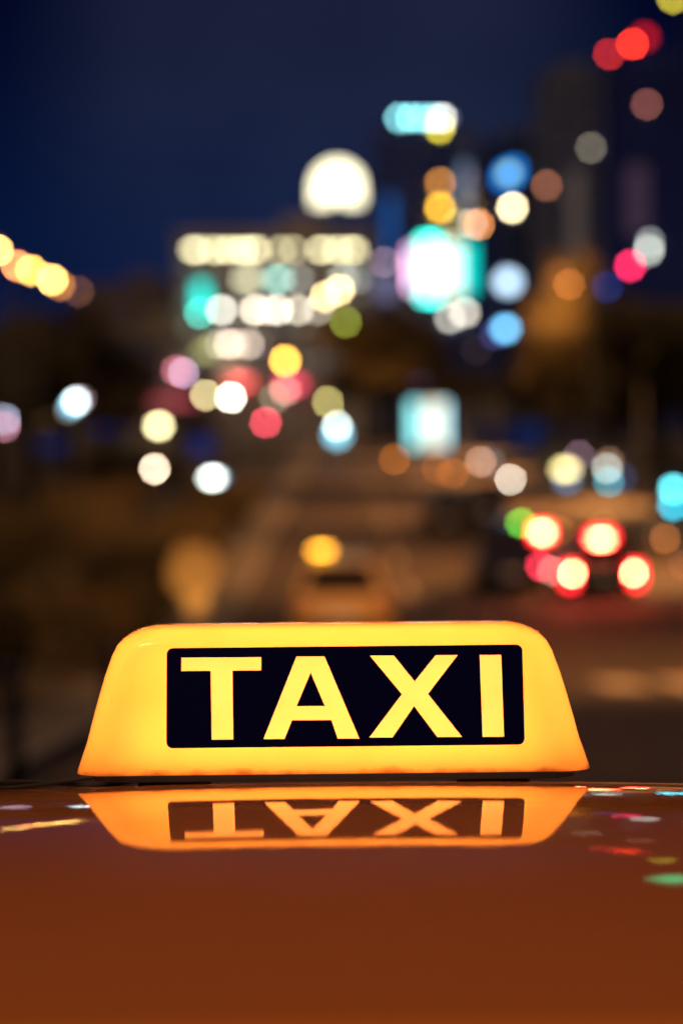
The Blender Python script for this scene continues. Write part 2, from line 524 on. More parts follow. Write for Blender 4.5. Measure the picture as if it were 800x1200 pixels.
panel_m = mat('navy_black_vinyl', (.0005, .0010, .055), .35, spec=.12)
outline_mesh('lettering_panel', [rr(PL, PR, PB, PT, .0052), Tl, Al, Ai, Xl, Il], .0003, panel_m, .0013)
for lp in ([Tl], [Al, Ai], [Xl], [Il]):
    outline_mesh('letter', lp, 0.0, letter_m, .00095)

white = mat('white_plastic', (.8, .8, .78), .6)
b = bmesh.new(); loft(b, [[(x, y, z) for x, y in rr(-.192, .192, .010, DEP - .010, .022)] for z in (.0012, .0030)]); obj('floor_plate', b, white, sign)
b = bmesh.new(); loft(b, [[(x, y, z) for x, y in rr(-.194, .194, .006, DEP - .006, .024)] for z in (-.0064, .0006)]); obj('rubber_base', b, rubber, sign)
for s in (-1, 1):
    b = bmesh.new(); tube(b, [(s * .13, .0625, -.0285), (s * .13, .0625, -.0070)], .030, 20); obj('magnet_foot', b, rubber, sign)
tube_m = glow((1.0, .72, .50), 11.4)
for yy, zz in ((.052, .022), (.062, .072)):
    b = bmesh.new(); tube(b, [(-.168 + .2 * max(0, zz - .04), yy, zz), (.168 - .2 * max(0, zz - .04), yy, zz)], .011, 14); obj('lamp_tube', b, tube_m, sign)

# the twisted lead running off the roof beside the sign
for s in (0, 1):
    pts = []
    for k in range(61):
        t = k / 60
        x = SX - .165 - .36 * t
        y = .085 + .012 * math.sin(5 * t)
        ph = 16 * t + PI * s
        am = .0022 + .0012 * math.sin(9 * t + 1) ** 2
        pts.append((x, y + am * math.cos(ph), zroof(x, y) + .0042 + am * math.sin(ph)))
    b = bmesh.new(); tube(b, pts, .0019, 8)
    if s == 0:
        cable = obj('cable', b, rubber, None, True)
        tag(cable, 'thin black twisted cable lying on the roof beside the TAXI sign', 'cable')
    else:
        obj('strand', b, rubber, cable, True)

# ------------------------------------------------------------------ cars on the street
def rring(hx, y0, y1, r, z, n=3):
    return [(x, y, z) for x, y in rr(-hx, hx, y0, y1, r, n)]

RLENS = glow((11.0, .14, .30), 1.0, False)
def make_car(label, cat, loc, colour, rz=0, zs=1.0, tall=0.0, name='car', group=None, taillit=None, headlit=None, brake=None, paintname=None, tailz=.80, tailx=.68, lens=0):
    """a saloon; its tail is at -y, its nose at +y"""
    t = thing(name, label, cat, loc, rz, group)
    pm = mat(paintname or ('car_paint_%d_%d_%d' % tuple(int(c * 999) for c in colour)), colour, .3, coat=.6)
    b = bmesh.new()
    loft(b, [srect(y, zb, zt * zs, hw, 20) for y, zb, zt, hw in ((-2.25, .45, .75, .70), (-2.17, .30, .93, .83), (-1.6, .22, .98, .88), (0, .2, .96, .9), (1.4, .22, .93, .88), (2.1, .3, .82, .80), (2.25, .42, .66, .68))])
    body = obj('body', b, pm, t, True)
    zb, zt = .90 * zs, 1.42 * zs + tall
    yr = -1.95 if tall else -1.75
    yrt = -1.75 if tall else -1.18
    b = bmesh.new()
    loft(b, [rring(.82, yr, 1.15, .12, zb), rring(.60, yrt, .30, .12, zt), rring(.54, yrt + .10, .20, .12, zt + .04)])
    obj('cabin', b, pm, t)
    def face(a, bq, c, d, nm, n):
        q = [Vector(v) + Vector(n) for v in (a, bq, c, d)]
        obj(nm, quad(bmesh.new(), q, .004), glass_dark, t)
    def mixp(u, f): return [u[0][k] + (u[1][k] - u[0][k]) * f for k in range(3)]
    L = ((-.68, yr, zb), (-.46, yrt, zt)); Rr = ((.68, yr, zb), (.46, yrt, zt))
    face(mixp(L, .12), mixp(Rr, .12), mixp(Rr, .90), mixp(L, .90), 'rear_window', (0, -.012, .006))
    L = ((-.68, 1.15, zb), (-.46, .30, zt)); Rr = ((.68, 1.15, zb), (.46, .30, zt))
    face(mixp(L, .12), mixp(Rr, .12), mixp(Rr, .92), mixp(L, .92), 'windscreen', (0, .010, .010))
    for s in (-1, 1):
        A_ = ((s * .82, -1.45, zb), (s * .60, -1.0, zt)); B_ = ((s * .82, -.42, zb), (s * .60, -.42, zt))
        C_ = ((s * .82, -.32, zb), (s * .60, -.32, zt)); D_ = ((s * .82, .92, zb), (s * .60, .16, zt))
        face(mixp(A_, .14), mixp(B_, .14), mixp(B_, .88), mixp(A_, .88), 'side_window', (s * .012, 0, .004))
        face(mixp(C_, .14), mixp(D_, .14), mixp(D_, .88), mixp(C_, .88), 'side_window', (s * .012, 0, .004))
        for yw in (-1.35, 1.38):
            b = bmesh.new(); tube(b, [(s * .70, yw, .31), (s * .73, yw, .31), (s * .88, yw, .31), (s * .90, yw, .31)], [.27, .31, .31, .27], 20)
            w = obj('wheel', b, rubber, t, True)
            b = bmesh.new(); tube(b, [(s * .90, yw, .31), (s * .912, yw, .31)], [.20, .17], 14); obj('rim', b, chrome, w)
        k = 0 if s < 0 else 1
        tl = taillit[k] if taillit else None
        if tl: w_, h_, m_ = tl
        else: w_, h_, m_ = .24, .12, mat('unlit_red_lens', (.16, .01, .01), .2)
        b = bmesh.new(); box(b, (s * tailx, -2.215, tailz), (w_, .06, h_), bevel=.012); tlo = obj('tail_light', b, m_, t)
        if tl and lens:
            b = bmesh.new(); box(b, (s * tailx, -2.20, tailz - .05), (w_ + lens * .8, .06, h_ + lens), bevel=.02); obj('lens', b, RLENS, tlo)
        hl = headlit[k] if headlit else None
        if hl: w_, h_, m_ = hl
        else: w_, h_, m_ = .26, .13, mat('clear_lens', (.5, .5, .5), .15)
        b = bmesh.new(); box(b, (s * .60, 2.20, .66), (w_, .07, h_), bevel=.014); obj('headlight', b, m_, t)
    if brake:
        w_, h_, m_ = brake
        b = bmesh.new(); box(b, (0, yrt - .035, zt - .015), (w_, .05, h_), bevel=.008); blo = obj('brake_light', b, m_, t)
        if lens:
            b = bmesh.new(); box(b, (0, yrt - .02, zt - .015), (w_ + lens * .8, .05, h_ + lens * .7), bevel=.02); obj('lens', b, RLENS, blo)
    b = bmesh.new(); box(b, (0, -2.262, .58), (.44, .02, .13)); obj('number_plate', b, white, t)
    b = bmesh.new(); box(b, (0, -2.25, .40), (1.35, .10, .10), bevel=.02); obj('bumper', b, steel, t)
    return t

def ground_at(px, py, y):
    p = P(px, py, y); return p.x

def mpp(y): return (y + 1.9) / F     # metres per photo pixel at that distance

# --- the car braking ahead on the right
RED = (255, 236, 165)
def tail(w, h, boost, rim=(9.0, .95, .42)):
    c = min(1, w * h / BLUR ** 2 * .9)
    return glow([v * boost for v in rim], 1.0 / c, False)
yA = 56.0
m = mpp(yA)
xA = (P(671, 671, yA).x + P(742, 673, yA).x) / 2
zt_ = P(706, 672, yA).z - zg(yA)
make_car('dark car braking in the right lane with its three red lamps lit', 'car', (xA, yA + 2.24, zg(yA)), (.03, .025, .025), zs=1.0, tall=.02,
         taillit=[(4 * m, 5 * m, tail(4, 5, 1.15)), (4 * m, 5 * m, tail(4, 5, 1.15))], brake=(14 * m, 5 * m, tail(14, 5, 1.15)), tailz=zt_, tailx=abs(P(671, 671, yA).x - P(742, 673, yA).x) / 2, lens=.36)
# --- the van beside it
yB = 57.0
m = mpp(yB)
pB = P(633, 664, yB)
van = make_car('dark blue van left of the braking car, its right lamps lit', 'van', (pB.x - .68, yB + 2.24, zg(yB)), (.012, .02, .06), tall=.34, name='van',
         taillit=[None, (6 * m, 6 * m, litmat((226, 45, 70), 6, 6, 1.1))], tailz=pB.z - zg(yB))
def van_lamp(nm, px, py, w, h, mt):
    p = P(px, py, yB); b = bmesh.new()
    box(b, (p.x - van.location.x, -2.26, p.z - zg(yB)), (w * m, .06, h * m), bevel=.01)
    o = obj(nm, b, mt, van); return o
van_lamp('high_brake_light', 635, 624, 10, 7, tail(10, 7, 1.1))
b = bmesh.new(); q = P(635, 624.5, yB); box(b, (q.x - van.location.x, -2.24, q.z - zg(yB)), (20 * m, .05, 17 * m), bevel=.02); obj('lens', b, RLENS, van)
van_lamp('reversing_light', 647, 669, 5, 4, litmat((235, 150, 140), 5, 4, .35))
van_lamp('green_lamp', 610, 613, 7, 5, litmat((80, 165, 45), 7, 5, 1.0))
# the tail rack that carries the van's lamps, so that none of them hangs in the air
b = bmesh.new()
box(b, (0, -2.165, 1.25), (1.56, .10, 1.25), bevel=.04)
obj('tailgate', b, mat('car_paint_12_20_60', (.012, .02, .06), .3, coat=.6), van)
# --- the taxi ahead, its roof sign lit
yC = 45.0
pC = P(400, 690, yC)
tx = make_car('tan taxi driving away in the middle of the road seen from behind', 'taxi', (pC.x, yC + 2.2, zg(yC)), (.62, .38, .15), name='taxi', paintname='tan_paint', tailx=.70, tall=.12,
              taillit=[(.22, .13, mat('dull_red_lens', (.22, .02, .015), .2)), (.22, .13, mat('dull_red_lens', (.22, .02, .015), .2))])
m = mpp(yC + 1.6)
tx.scale = (1.15, 1.05, 1.05)
ps_ = P(376.5, 645.5, yC + 1.6)
t = thing('taxi_sign', 'small amber lit sign on the roof of the tan taxi ahead', 'taxi sign', (ps_.x, yC + 1.6, zg(yC) + 1.655), 0)
hh = ps_.z - t.location.z
b = bmesh.new(); box(b, (0, 0, max(.03, hh - 3 * m) / 2), (.30, .10, max(.03, hh - 3 * m))); obj('base', b, steel, t)
b = bmesh.new(); box(b, (0, 0, hh), (20 * m, .10, 6 * m), bevel=.02); obj('lamp_cover', b, litmat((250, 168, 46), 20, 6, 1.1), t)

# ------------------------------------------------------------------ buildings
def facade(name, col, rough=.6, spec=.4, metal=0.0): return mat(name, col, rough, metal, noise=.25, scale=.15, spec=spec)
def slab(bm, x0, x1, z0, z1, y0, y1): return box(bm, ((x0 + x1) / 2, (y0 + y1) / 2, (z0 + z1) / 2), (x1 - x0, y1 - y0, z1 - z0))

PANE_DARK = mat('dark_pane', (.42, .46, .52), .10, 1.0)
FRAME = mat('window_frame', (.025, .028, .036), .6)
def window_mesh(w, h):
    b = bmesh.new(); f = .12
    box(b, (0, 0, h / 2 + f / 2), (w + 2 * f, .18, f)); box(b, (0, 0, -h / 2 - f / 2), (w + 2 * f, .18, f))
    box(b, (-w / 2 - f / 2, 0, 0), (f, .18, h)); box(b, (w / 2 + f / 2, 0, 0), (f, .18, h))
    return b
WCACHE = {}
def window(parent, px, py, wpx, hpx, y, m):
    """a framed window on a front wall that stands at distance y"""
    k = mpp(y); w, h = wpx * k, hpx * k
    p = P(px, py, y)
    key = (round(w, 2), round(h, 2))
    loc = parent.matrix_world.translation if False else parent.location
    rel = (p.x - loc[0], y - .06 - loc[1], p.z - loc[2])
    if key not in WCACHE:
        o = obj('window', window_mesh(w, h), FRAME, parent); WCACHE[key] = (o.data, {})
    else:
        o = bpy.data.objects.new('window', WCACHE[key][0]); COL.objects.link(o); o.parent = parent
    o.location = rel
    pm = WCACHE[key][1]
    if m not in pm:
        b = bmesh.new(); box(b, (0, .02, 0), (w, .08, h)); q = obj('pane', b, m, o); pm[m] = q.data
    else:
        q = bpy.data.objects.new('pane', pm[m]); COL.objects.link(q); q.parent = o
    return o

def building(name, label, px0, px1, pytop, y, m, depth=16, cat='building', floors=None, bay=None, base=None):
    a, c = P(px0, pytop, y), P(px1, pytop, y)
    x0, x1 = a.x, c.x
    zt = (a.z + c.z) / 2
    z0 = zg(y)
    t = thing(name, label, cat, ((x0 + x1) / 2, y, z0))
    hw = (x1 - x0) / 2; H = zt - z0
    b = bmesh.new(); box(b, (0, depth / 2, H / 2 - .25), (2 * hw, depth, H + .5)); obj('wall', b, m, t)
    b = bmesh.new()
    for zz in (H + .35,):
        box(b, (0, depth / 2, zz), (2 * hw + .5, depth + .5, .7))
    obj('parapet', b, m, t)
    if floors:
        k = 0
        while 3.4 + k * floors < H - 1:
            b = bmesh.new(); box(b, (0, -.11, 3.4 + k * floors), (2 * hw + .1, .24, .28)); obj('floor_band', b, m, t); k += 1
    if bay:
        nb = max(2, int(2 * hw / bay))
        for k in range(nb + 1):
            b = bmesh.new(); box(b, (-hw + 2 * hw * k / nb, -.16, H / 2), (.45, .36, H - .02)); obj('pier', b, m, t)
    if depth > 13:
        b = bmesh.new(); box(b, (hw * .3, depth * .6, H + 1.9), (min(6, hw), 5, 2.4)); obj('plant_room', b, m, t)
    return t, H, hw

navy = facade('blue_mirror_glass', (.55, .72, .85), .25, metal=1.0)
navy2 = facade('dark_mirror_glass', (.32, .44, .60), .25, metal=1.0)
greyb = facade('brown_grey_stone', (.06, .09, .20), .7)
stone = facade('grey_stone', (.26, .27, .28), .8)
dullyellow = facade('dull_yellow_render', (.20, .20, .17), .8)

# the lit office block in the middle
yO = 300.0
B1, H1, hw1 = building('office_block', 'office block with four rows of lit cream windows left of centre', 207, 436, 276, yO, stone, 20)
cream = (226, 216, 168)
def lw(px, py, w, h, rgb, boost=1.0): window(B1, px, py, w, h, yO, litmat(rgb, w, h, boost))
for px, w, bs in ((229, 15, .9), (252, 9, .55), (268, 9, .6), (284, 8, .7), (299, 11, .75), (329, 9, .3), (344, 8, .28), (377, 13, .7), (396, 9, .5), (413, 13, .75)):
    lw(px, 292.5, w, 5, cream, bs)
lw(238, 345, 14, 5, (160, 150, 120), .25)
for px, w, rgb, bs in ((290, 20, (200, 195, 158), .8), (325, 16, (150, 205, 190), .8), (350, 10, (150, 150, 140), .45), (402, 12, (160, 165, 150), .7), (418, 10, (150, 155, 150), .35)):
    lw(px, 327, w, 5, rgb, bs)
for px, w, rgb, bs in ((259.5, 7, (220, 215, 200), .85), (279, 6, (150, 148, 138), .22), (299, 8, (244, 228, 205), .88), (314, 6, (220, 200, 180), .4), (325, 7, (236, 226, 208), .75), (349, 7, (200, 190, 170), .8), (373, 6, (190, 180, 160), .55)):
    lw(px, 363, w, 6, rgb, bs)
for px, w, rgb, bs in ((258, 6, (190, 175, 160), .38), (269, 7, (226, 205, 185), .7), (276, 6, (200, 185, 160), .3), (291, 7, (205, 185, 168), .6), (304, 6, (110, 100, 95), .25), (250, 6, (90, 95, 60), .6)):
    lw(px, 403, w, 6, rgb, bs)
lw(240, 412, 16, 8, (120, 118, 72), .8); lw(270, 425, 20, 8, (150, 130, 105), .45); lw(268, 440, 14, 7, (160, 110, 90), .35)
DIM = [glow(lin(c), 1.3, False) for c in ((120, 122, 110), (95, 105, 108), (140, 132, 112))]
for py in (310, 345, 383, 423):
    for q, px in enumerate(range(222, 432, 22)): window(B1, px, py, 12, 9, yO, DIM[(q * 7 + py) % 3])  # dim panes glow to add a pale haze between the lit rows
# dome sign on its roof
t = thing('dome_sign', 'large cream glowing dome shaped sign on the roof of the office block', 'sign', (P(395.5, 250, yO - 1).x, yO - 1 + 2, P(395.5, 276, yO).z + .7))
k = mpp(yO)
def dome_outline(r, zb, ncut):
    pts = []
    for i in range(25):
        a = PI * i / 24
        pts.append((r * math.cos(a), r * math.sin(a) * 1.0))
    pts += [(-r * 1.0, -zb), (-r * .30, -zb), (-r * .08, -zb + ncut), (r * .08, -zb + ncut), (r * .30, -zb), (r, -zb)]
    return pts
zc = P(395.5, 217, yO - 1).z - t.location.z
ol = dome_outline(28.5 * k, 20 * k, 7 * k)
b = bmesh.new(); prism(b, [(x, z + zc) for x, z in ol], -.3, .3); obj('lit_face', b, litmat((255, 246, 205), 40, 40, 3.2), t)
b = bmesh.new(); prism(b, [(x * 1.02, z * 1.02 + zc) for x, z in ol], .301, .8); obj('back_box', b, steel, t)
for s in (-1, 1):
    b = bmesh.new(); tube(b, [(s * 16 * k, .5, 0), (s * 16 * k, .5, zc - 18 * k)], .18, 8); obj('support_post', b, steel, t)

# teal banner on the same block
def wall_sign(name, label, cat, px, py, w, h, rgb, y, boost=1.0, depth=.35, group=None, frame=True, ell=False):
    k = mpp(y); p = P(px, py, y)
    t = thing(name, label, cat, (p.x, y, p.z), 0, group)
    if ell:
        b = bmesh.new(); tube(b, [(0, -depth, 0), (0, -.05, 0)], 1.0, 20)
        for v in b.verts: v.co.x *= w * k / 2; v.co.z *= h * k / 2
    else:
        b = bmesh.new(); box(b, (0, -depth / 2 - .05, 0), (w * k, depth, h * k), bevel=min(.12, w * k * .12, h * k * .12))
    obj('lit_panel', b, litmat(rgb, w, h, boost), t)
    b = bmesh.new(); box(b, (0, .10, 0), (w * k * .8, .29, h * k * .8)); obj('bracket', b, steel, t)
    return t
wall_sign('banner_sign', 'tall teal lit banner at the left edge of the office block', 'sign', 236, 347, 14, 30, (0, 205, 190), yO - .4, 1.0)
wall_sign('wall_lamp', 'dull green lamp low on the teal banner of the office block', 'lamp', 234, 367, 6, 5, (70, 200, 180), yO - .9, .6)

# towers behind
T2, H2, hw2 = building('tower', 'dark navy tower carrying the pale cyan rooftop letters', 438, 556, 152, 380, navy, 25, floors=5.5, bay=4)
T4, H4, hw4 = building('tower', 'dark blue tower with the blue diamond sign and round blue signs', 556, 640, 168, 345, navy2, 20, floors=5, bay=4)
T5, H5, hw5 = building('tower', 'tall brown grey stone tower standing right of the blue signs', 638, 703, 88, 302, greyb, 20, floors=6, bay=2.4)
T6, H6, hw6 = building('tower', 'tall dark tower at the right edge under the red beacons', 704, 850, 78, 305, navy2, 22, floors=5, bay=5)
B3, H3, hw3 = building('shop_block', 'low block behind the bright white and teal screen', 462, 575, 292, 292, navy2, 12)
B7, H7, hw7 = building('low_building', 'low dull yellow building beside the office block above the red shopfront', 146, 206, 392, 285, dullyellow, 14)
B9, H9, hw9 = building('far_building', 'far dark building on the skyline left of the office block', 96, 200, 335, 470, facade('far_wall', (.10, .09, .13)), 20, floors=5)
# unlit windows of the towers
for bld, y, x0, x1, ya, yb, sx, sy, w, h in ((T2, 380, 450, 545, 175, 460, 16, 15, 9, 8), (T4, 345, 566, 634, 186, 460, 15, 17, 9, 8), (T6, 305, 716, 840, 96, 460, 18, 19, 11, 10), (B7, 285, 156, 200, 406, 470, 15, 20, 9, 10)):
    px = x0
    while px <= x1:
        py = ya
        while py <= yb:
            window(bld, px, py, w, h, y, PANE_DARK); py += sy
        px += sx
for k_ in range(11):
    for px in (656, 674, 692):
        window(T5, px, 108 + 26 * k_, 8, 12, 302, PANE_DARK)

# the big screen
t = thing('billboard', 'big bright white screen with teal side panels above the street', 'billboard', (P(517, 315, 290).x, 290, P(517, 345, 290).z))
k = mpp(290)
def bpanel(nm, px, py, w, h, rgb, boost, dy=0):
    p = P(px, py, 290); b = bmesh.new()
    box(b, (p.x - t.location.x, -.3 - dy, p.z - t.location.z), (w * k, .3, h * k)); return obj(nm, b, litmat(rgb, w, h, boost), t)
bpanel('centre_panel', 515, 315, 48, 62, (246, 252, 226), 1.7)
bpanel('right_panel', 547, 314, 16, 60, (0, 200, 195), .95)
bpanel('left_panel', 488, 315, 7, 56, (60, 190, 200), .5)
bpanel('pink_strip', 481, 315, 4.5, 48, (215, 150, 190), 1.2)
bpanel('top_panel', 503, 281.5, 20, 4, (0, 215, 195), 1.2); bpanel('bottom_panel', 503, 348.5, 20, 4, (0, 200, 190), 1.2)
b = bmesh.new(); box(b, (0, .05, P(515, 315, 290).z - t.location.z), (84 * k, .3, 76 * k)); obj('backing', b, steel, t)
for s in (-1, 1):
  b = bmesh.new(); box(b, (s * 30 * k, .9, P(515, 315, 290).z - t.location.z), (.4, 1.3, 60 * k)); obj('support_frame', b, steel, t)

# signs and lamps on the buildings: kind, words, category, px, py, w, h, colour, wall distance, boost
CY = 'pale cyan rooftop letters'
for px, bs, lab in ((468, .72, 'leftmost pale cyan letter box on the navy tower roof'), (481, .7, 'second pale cyan letter box from the left on the navy tower roof'),
                    (494, .6, 'middle pale cyan letter box on the navy tower roof'), (506, .55, 'fourth pale cyan letter box on the navy tower roof'), (517, .8, 'rightmost white cyan letter box on the navy tower roof')):
    wall_sign('letter_box', lab, 'sign', px, 138, 6, 6, (120, 198, 205) if px < 510 else (215, 215, 205), 379, bs, group=CY)
k = mpp(379)
t = thing('sign_rack', 'dark steel rack holding the cyan letter boxes on the navy tower roof', 'rack', (P(494, 152, 380).x, 379.6, P(494, 152, 380).z))
zc = P(494, 138, 379).z - t.location.z
for zz in (zc - .5, zc + .4):
    b = bmesh.new(); box(b, (0, 0, zz), (66 * k, .18, .16)); obj('rail', b, steel, t)
for xx in (-28, -10, 10, 28):
    b = bmesh.new(); box(b, (xx * k, .22, zc / 2 + .3), (.2, .24, zc + .8)); obj('strut', b, steel, t)
SIGNS = [
 ('wall_sign', 'olive yellow round sign just under the cyan rooftop letters', 'sign', 515, 150, 6, 6, (205, 185, 45), 379.2, .85),
 ('wall_lamp', 'faint grey lamp at the right end of the cyan rooftop letters', 'lamp', 523, 138, 5, 5, (110, 110, 125), 379.2, .25),
 ('wall_sign', 'brown orange round sign above the amber one on the navy tower', 'sign', 515.5, 214, 5, 6, (172, 112, 46), 377, .95),
 ('wall_sign', 'bright amber round sign directly above the big screen', 'sign', 515.5, 243, 6, 9, (252, 190, 52), 376, 1.0),
 ('wall_sign', 'pale olive round sign between amber sign and big screen', 'sign', 537, 262, 6, 6, (150, 140, 85), 342, .7),
 ('wall_lamp', 'tan peach lamp below the white peach one by the big screen', 'lamp', 561, 263, 5, 5, (200, 125, 62), 344, 1.0),
 ('wall_lamp', 'pale pink lamp overlapping the tan one by the big screen', 'lamp', 553, 262, 5, 5, (190, 165, 160), 343, .55),
 ('wall_lamp', 'bright white peach lamp just below the blue diamond sign', 'lamp', 600, 243, 6.5, 6, (255, 228, 175), 344, 1.45),
 ('wall_lamp', 'dim brown lamp right of the blue diamond sign', 'lamp', 640, 217, 4.5, 4.5, (122, 74, 52), 301.5, 1.0),
 ('wall_sign', 'large round pale blue sign beside the big screen', 'sign', 595, 330, 21, 20, (196, 228, 255), 344, 1.2),
 ('wall_sign', 'smaller round mid blue sign below the pale blue one', 'sign', 592, 385, 13, 11, (112, 192, 240), 344, 1.15),
 ('wall_sign', 'dim indigo sign half behind the lower blue sign', 'sign', 580, 392, 10, 6, (60, 60, 120), 344.4, .55),
 ('wall_sign', 'white grey sign below the big screen at its right', 'sign', 544, 366, 9, 8, (222, 212, 195), 289, .8),
 ('wall_sign', 'pale grey sign below the big screen at its left', 'sign', 527, 373, 8, 6, (200, 195, 180), 289.3, .65),
 ('wall_lamp', 'dull mauve lamp between office block and big screen', 'lamp', 449.5, 307, 4, 4, (122, 100, 108), 291.5, .85),
 ('wall_lamp', 'grey khaki lamp high on the brown grey tower', 'lamp', 692, 173, 5, 5, (108, 102, 88), 301.5, .72),
 ('wall_lamp', 'dim brown red lamp high on the right edge tower', 'lamp', 757.5, 122, 5, 5, (112, 64, 55), 304.5, .95),
 ('wall_sign', 'crimson round sign on the right edge tower', 'sign', 738, 311, 5.5, 8, (255, 44, 96), 304.5, 1.05),
 ('wall_lamp', 'white grey lamp beside the crimson sign', 'lamp', 760, 293, 5.5, 9, (190, 196, 184), 304.2, .75),
 ('wall_lamp', 'fainter grey lamp above the white grey one beside the crimson sign', 'lamp', 761, 283, 5, 5, (150, 155, 150), 304.5, .45),
 ('wall_sign', 'dark blue round sign left of the crimson one', 'sign', 711, 336, 8, 7, (28, 48, 115), 304.5, .5),
 ('wall_lamp', 'pink ring lamp on the dull yellow low building', 'lamp', 207, 434, 6, 5, (178, 100, 112), 284.5, .8),
 ('wall_lamp', 'pale mauve lamp overlapping the pink one on the low building', 'lamp', 215, 437, 4.5, 4.5, (200, 165, 195), 284.2, .7),
 ('shop_sign', 'salmon red long shop sign at the foot of the office block', 'shop sign', 282, 448, 22, 7, (240, 95, 90), 299, .75),
 ('shop_sign', 'bright pink red long shop sign under the orange lamp', 'shop sign', 341, 450, 26, 8, (232, 66, 95), 299, .85),
 ('wall_lamp', 'pale pink lamp in the middle of the pink red shop sign', 'lamp', 334, 458, 8, 5, (235, 160, 145), 298.4, .55),
 ('wall_lamp', 'grey green lamp under the pink red shop sign', 'lamp', 322, 466, 7, 5, (150, 150, 120), 298.4, .45),
 ('shop_sign', 'dark red shopfront strip on the low building', 'shop sign', 200, 470, 60, 8, (120, 44, 52), 283, .75),
 ('shop_sign', 'dull purple lit board above the white lightbox', 'shop sign', 490, 440, 12, 20, (86, 66, 96), 291, .8),
 ('wall_lamp', 'faint grey ring lamp low on the left end tower', 'lamp', 142, 402, 4, 4, (40, 42, 36), 469, .6),
]
for s in SIGNS:
    wall_sign(s[0], s[1], s[2], s[3], s[4], s[5], s[6], s[7], s[8], s[9], ell=(s[0] in ('wall_lamp', 'wall_sign')))
# glowing strips put on the towers for lit facades and a glassy edge
wall_sign('facade_glow', 'blue glow strip standing for the lit navy tower facade beside the big screen', 'sign', 457, 270, 10, 80, (18, 60, 115), 379, .6)
wall_sign('facade_glow', 'pale grey blue glow strip standing for light on the glassy tower edge left of the diamond sign', 'sign', 546, 218, 10, 50, (82, 98, 120), 379, .9)
wall_sign('facade_glow', 'mauve grey lit strip under the dull mauve lamp', 'sign', 452, 335, 20, 30, (110, 110, 145), 291.5, .55)
wall_sign('facade_glow', 'dim brown lit stair strip on the right edge tower', 'sign', 746, 235, 24, 80, (58, 44, 58), 304.8, .7)
wall_sign('facade_glow', 'dull brown glow strip standing for the lit facade of the brown grey tower', 'sign', 674, 250, 16, 100, (88, 76, 70), 301.8, .35)
# the blue diamond
k = mpp(344); p = P(595, 203, 344)
t = thing('diamond_sign', 'blue diamond shaped sign with a white heart on the dark blue tower', 'sign', (p.x, 344, p.z))
b = bmesh.new(); prism(b, [(x * k, z * k) for x, z in ((-13, -10), (-6, -12), (10, -8), (14, 9), (9, 13), (-8, 6))], -.3, -.05); obj('blue_face', b, litmat((0, 128, 232), 24, 22, 1.35), t)
b = bmesh.new(); prism(b, [(x * k, z * k) for x, z in ((-5, -5), (4, -4), (6, 3), (3, 6), (-4, 3))], -.5, -.302); obj('white_heart', b, litmat((190, 235, 150), 9, 9, .18), t)
b = bmesh.new(); box(b, (0, .11, 0), (20 * k, .3, 16 * k)); obj('bracket', b, steel, t)

# red beacons on the right hand tower, the olive one above
RB = 'red beacons on the right edge tower'
def mast_lamp(name, label, cat, px, py, w, h, rgb, y, boost, foot_z, group=None):
    k = mpp(y); p = P(px, py, y)
    t = thing(name, label, cat, (p.x, y, foot_z), 0, group)
    H = p.z - foot_z
    b = bmesh.new(); tube(b, [(0, 0, 0), (0, 0, H - h * k * .5)], [.16, .09], 8); obj('mast', b, steel, t)
    b = bmesh.new(); ball(b, (0, 0, H), (w * k / 2, w * k / 2, h * k / 2), 12, 8); obj('beacon_lens', b, litmat(rgb, w, h * .82, boost), t, True)
    return t
zr6 = P(770, 78, 305).z + .7
mast_lamp('red_beacon', 'dark red beacon lowest of the three on the right edge tower', 'beacon', 713.5, 63, 5, 5, (200, 40, 34), 306, .65, zr6, RB)
mast_lamp('red_beacon', 'bright red beacon in the middle of the three', 'beacon', 741, 51, 6, 5, (255, 52, 26), 306, 1.1, zr6, RB)
mast_lamp('red_beacon', 'deep red beacon highest of the three on the right edge tower', 'beacon', 755, 43, 12, 12, (170, 18, 22), 307, .65, zr6, RB)
mast_lamp('mast_lamp', 'olive yellow lamp on a mast at the top right corner', 'lamp', 788, -3, 7, 7, (175, 160, 44), 306, 1.0, zr6)
mast_lamp('mast_lamp', 'green lamp on the tallest mast of the right edge tower', 'lamp', 804, -112, 48, 34, (0, 190, 120), 306, 3.4, zr6)

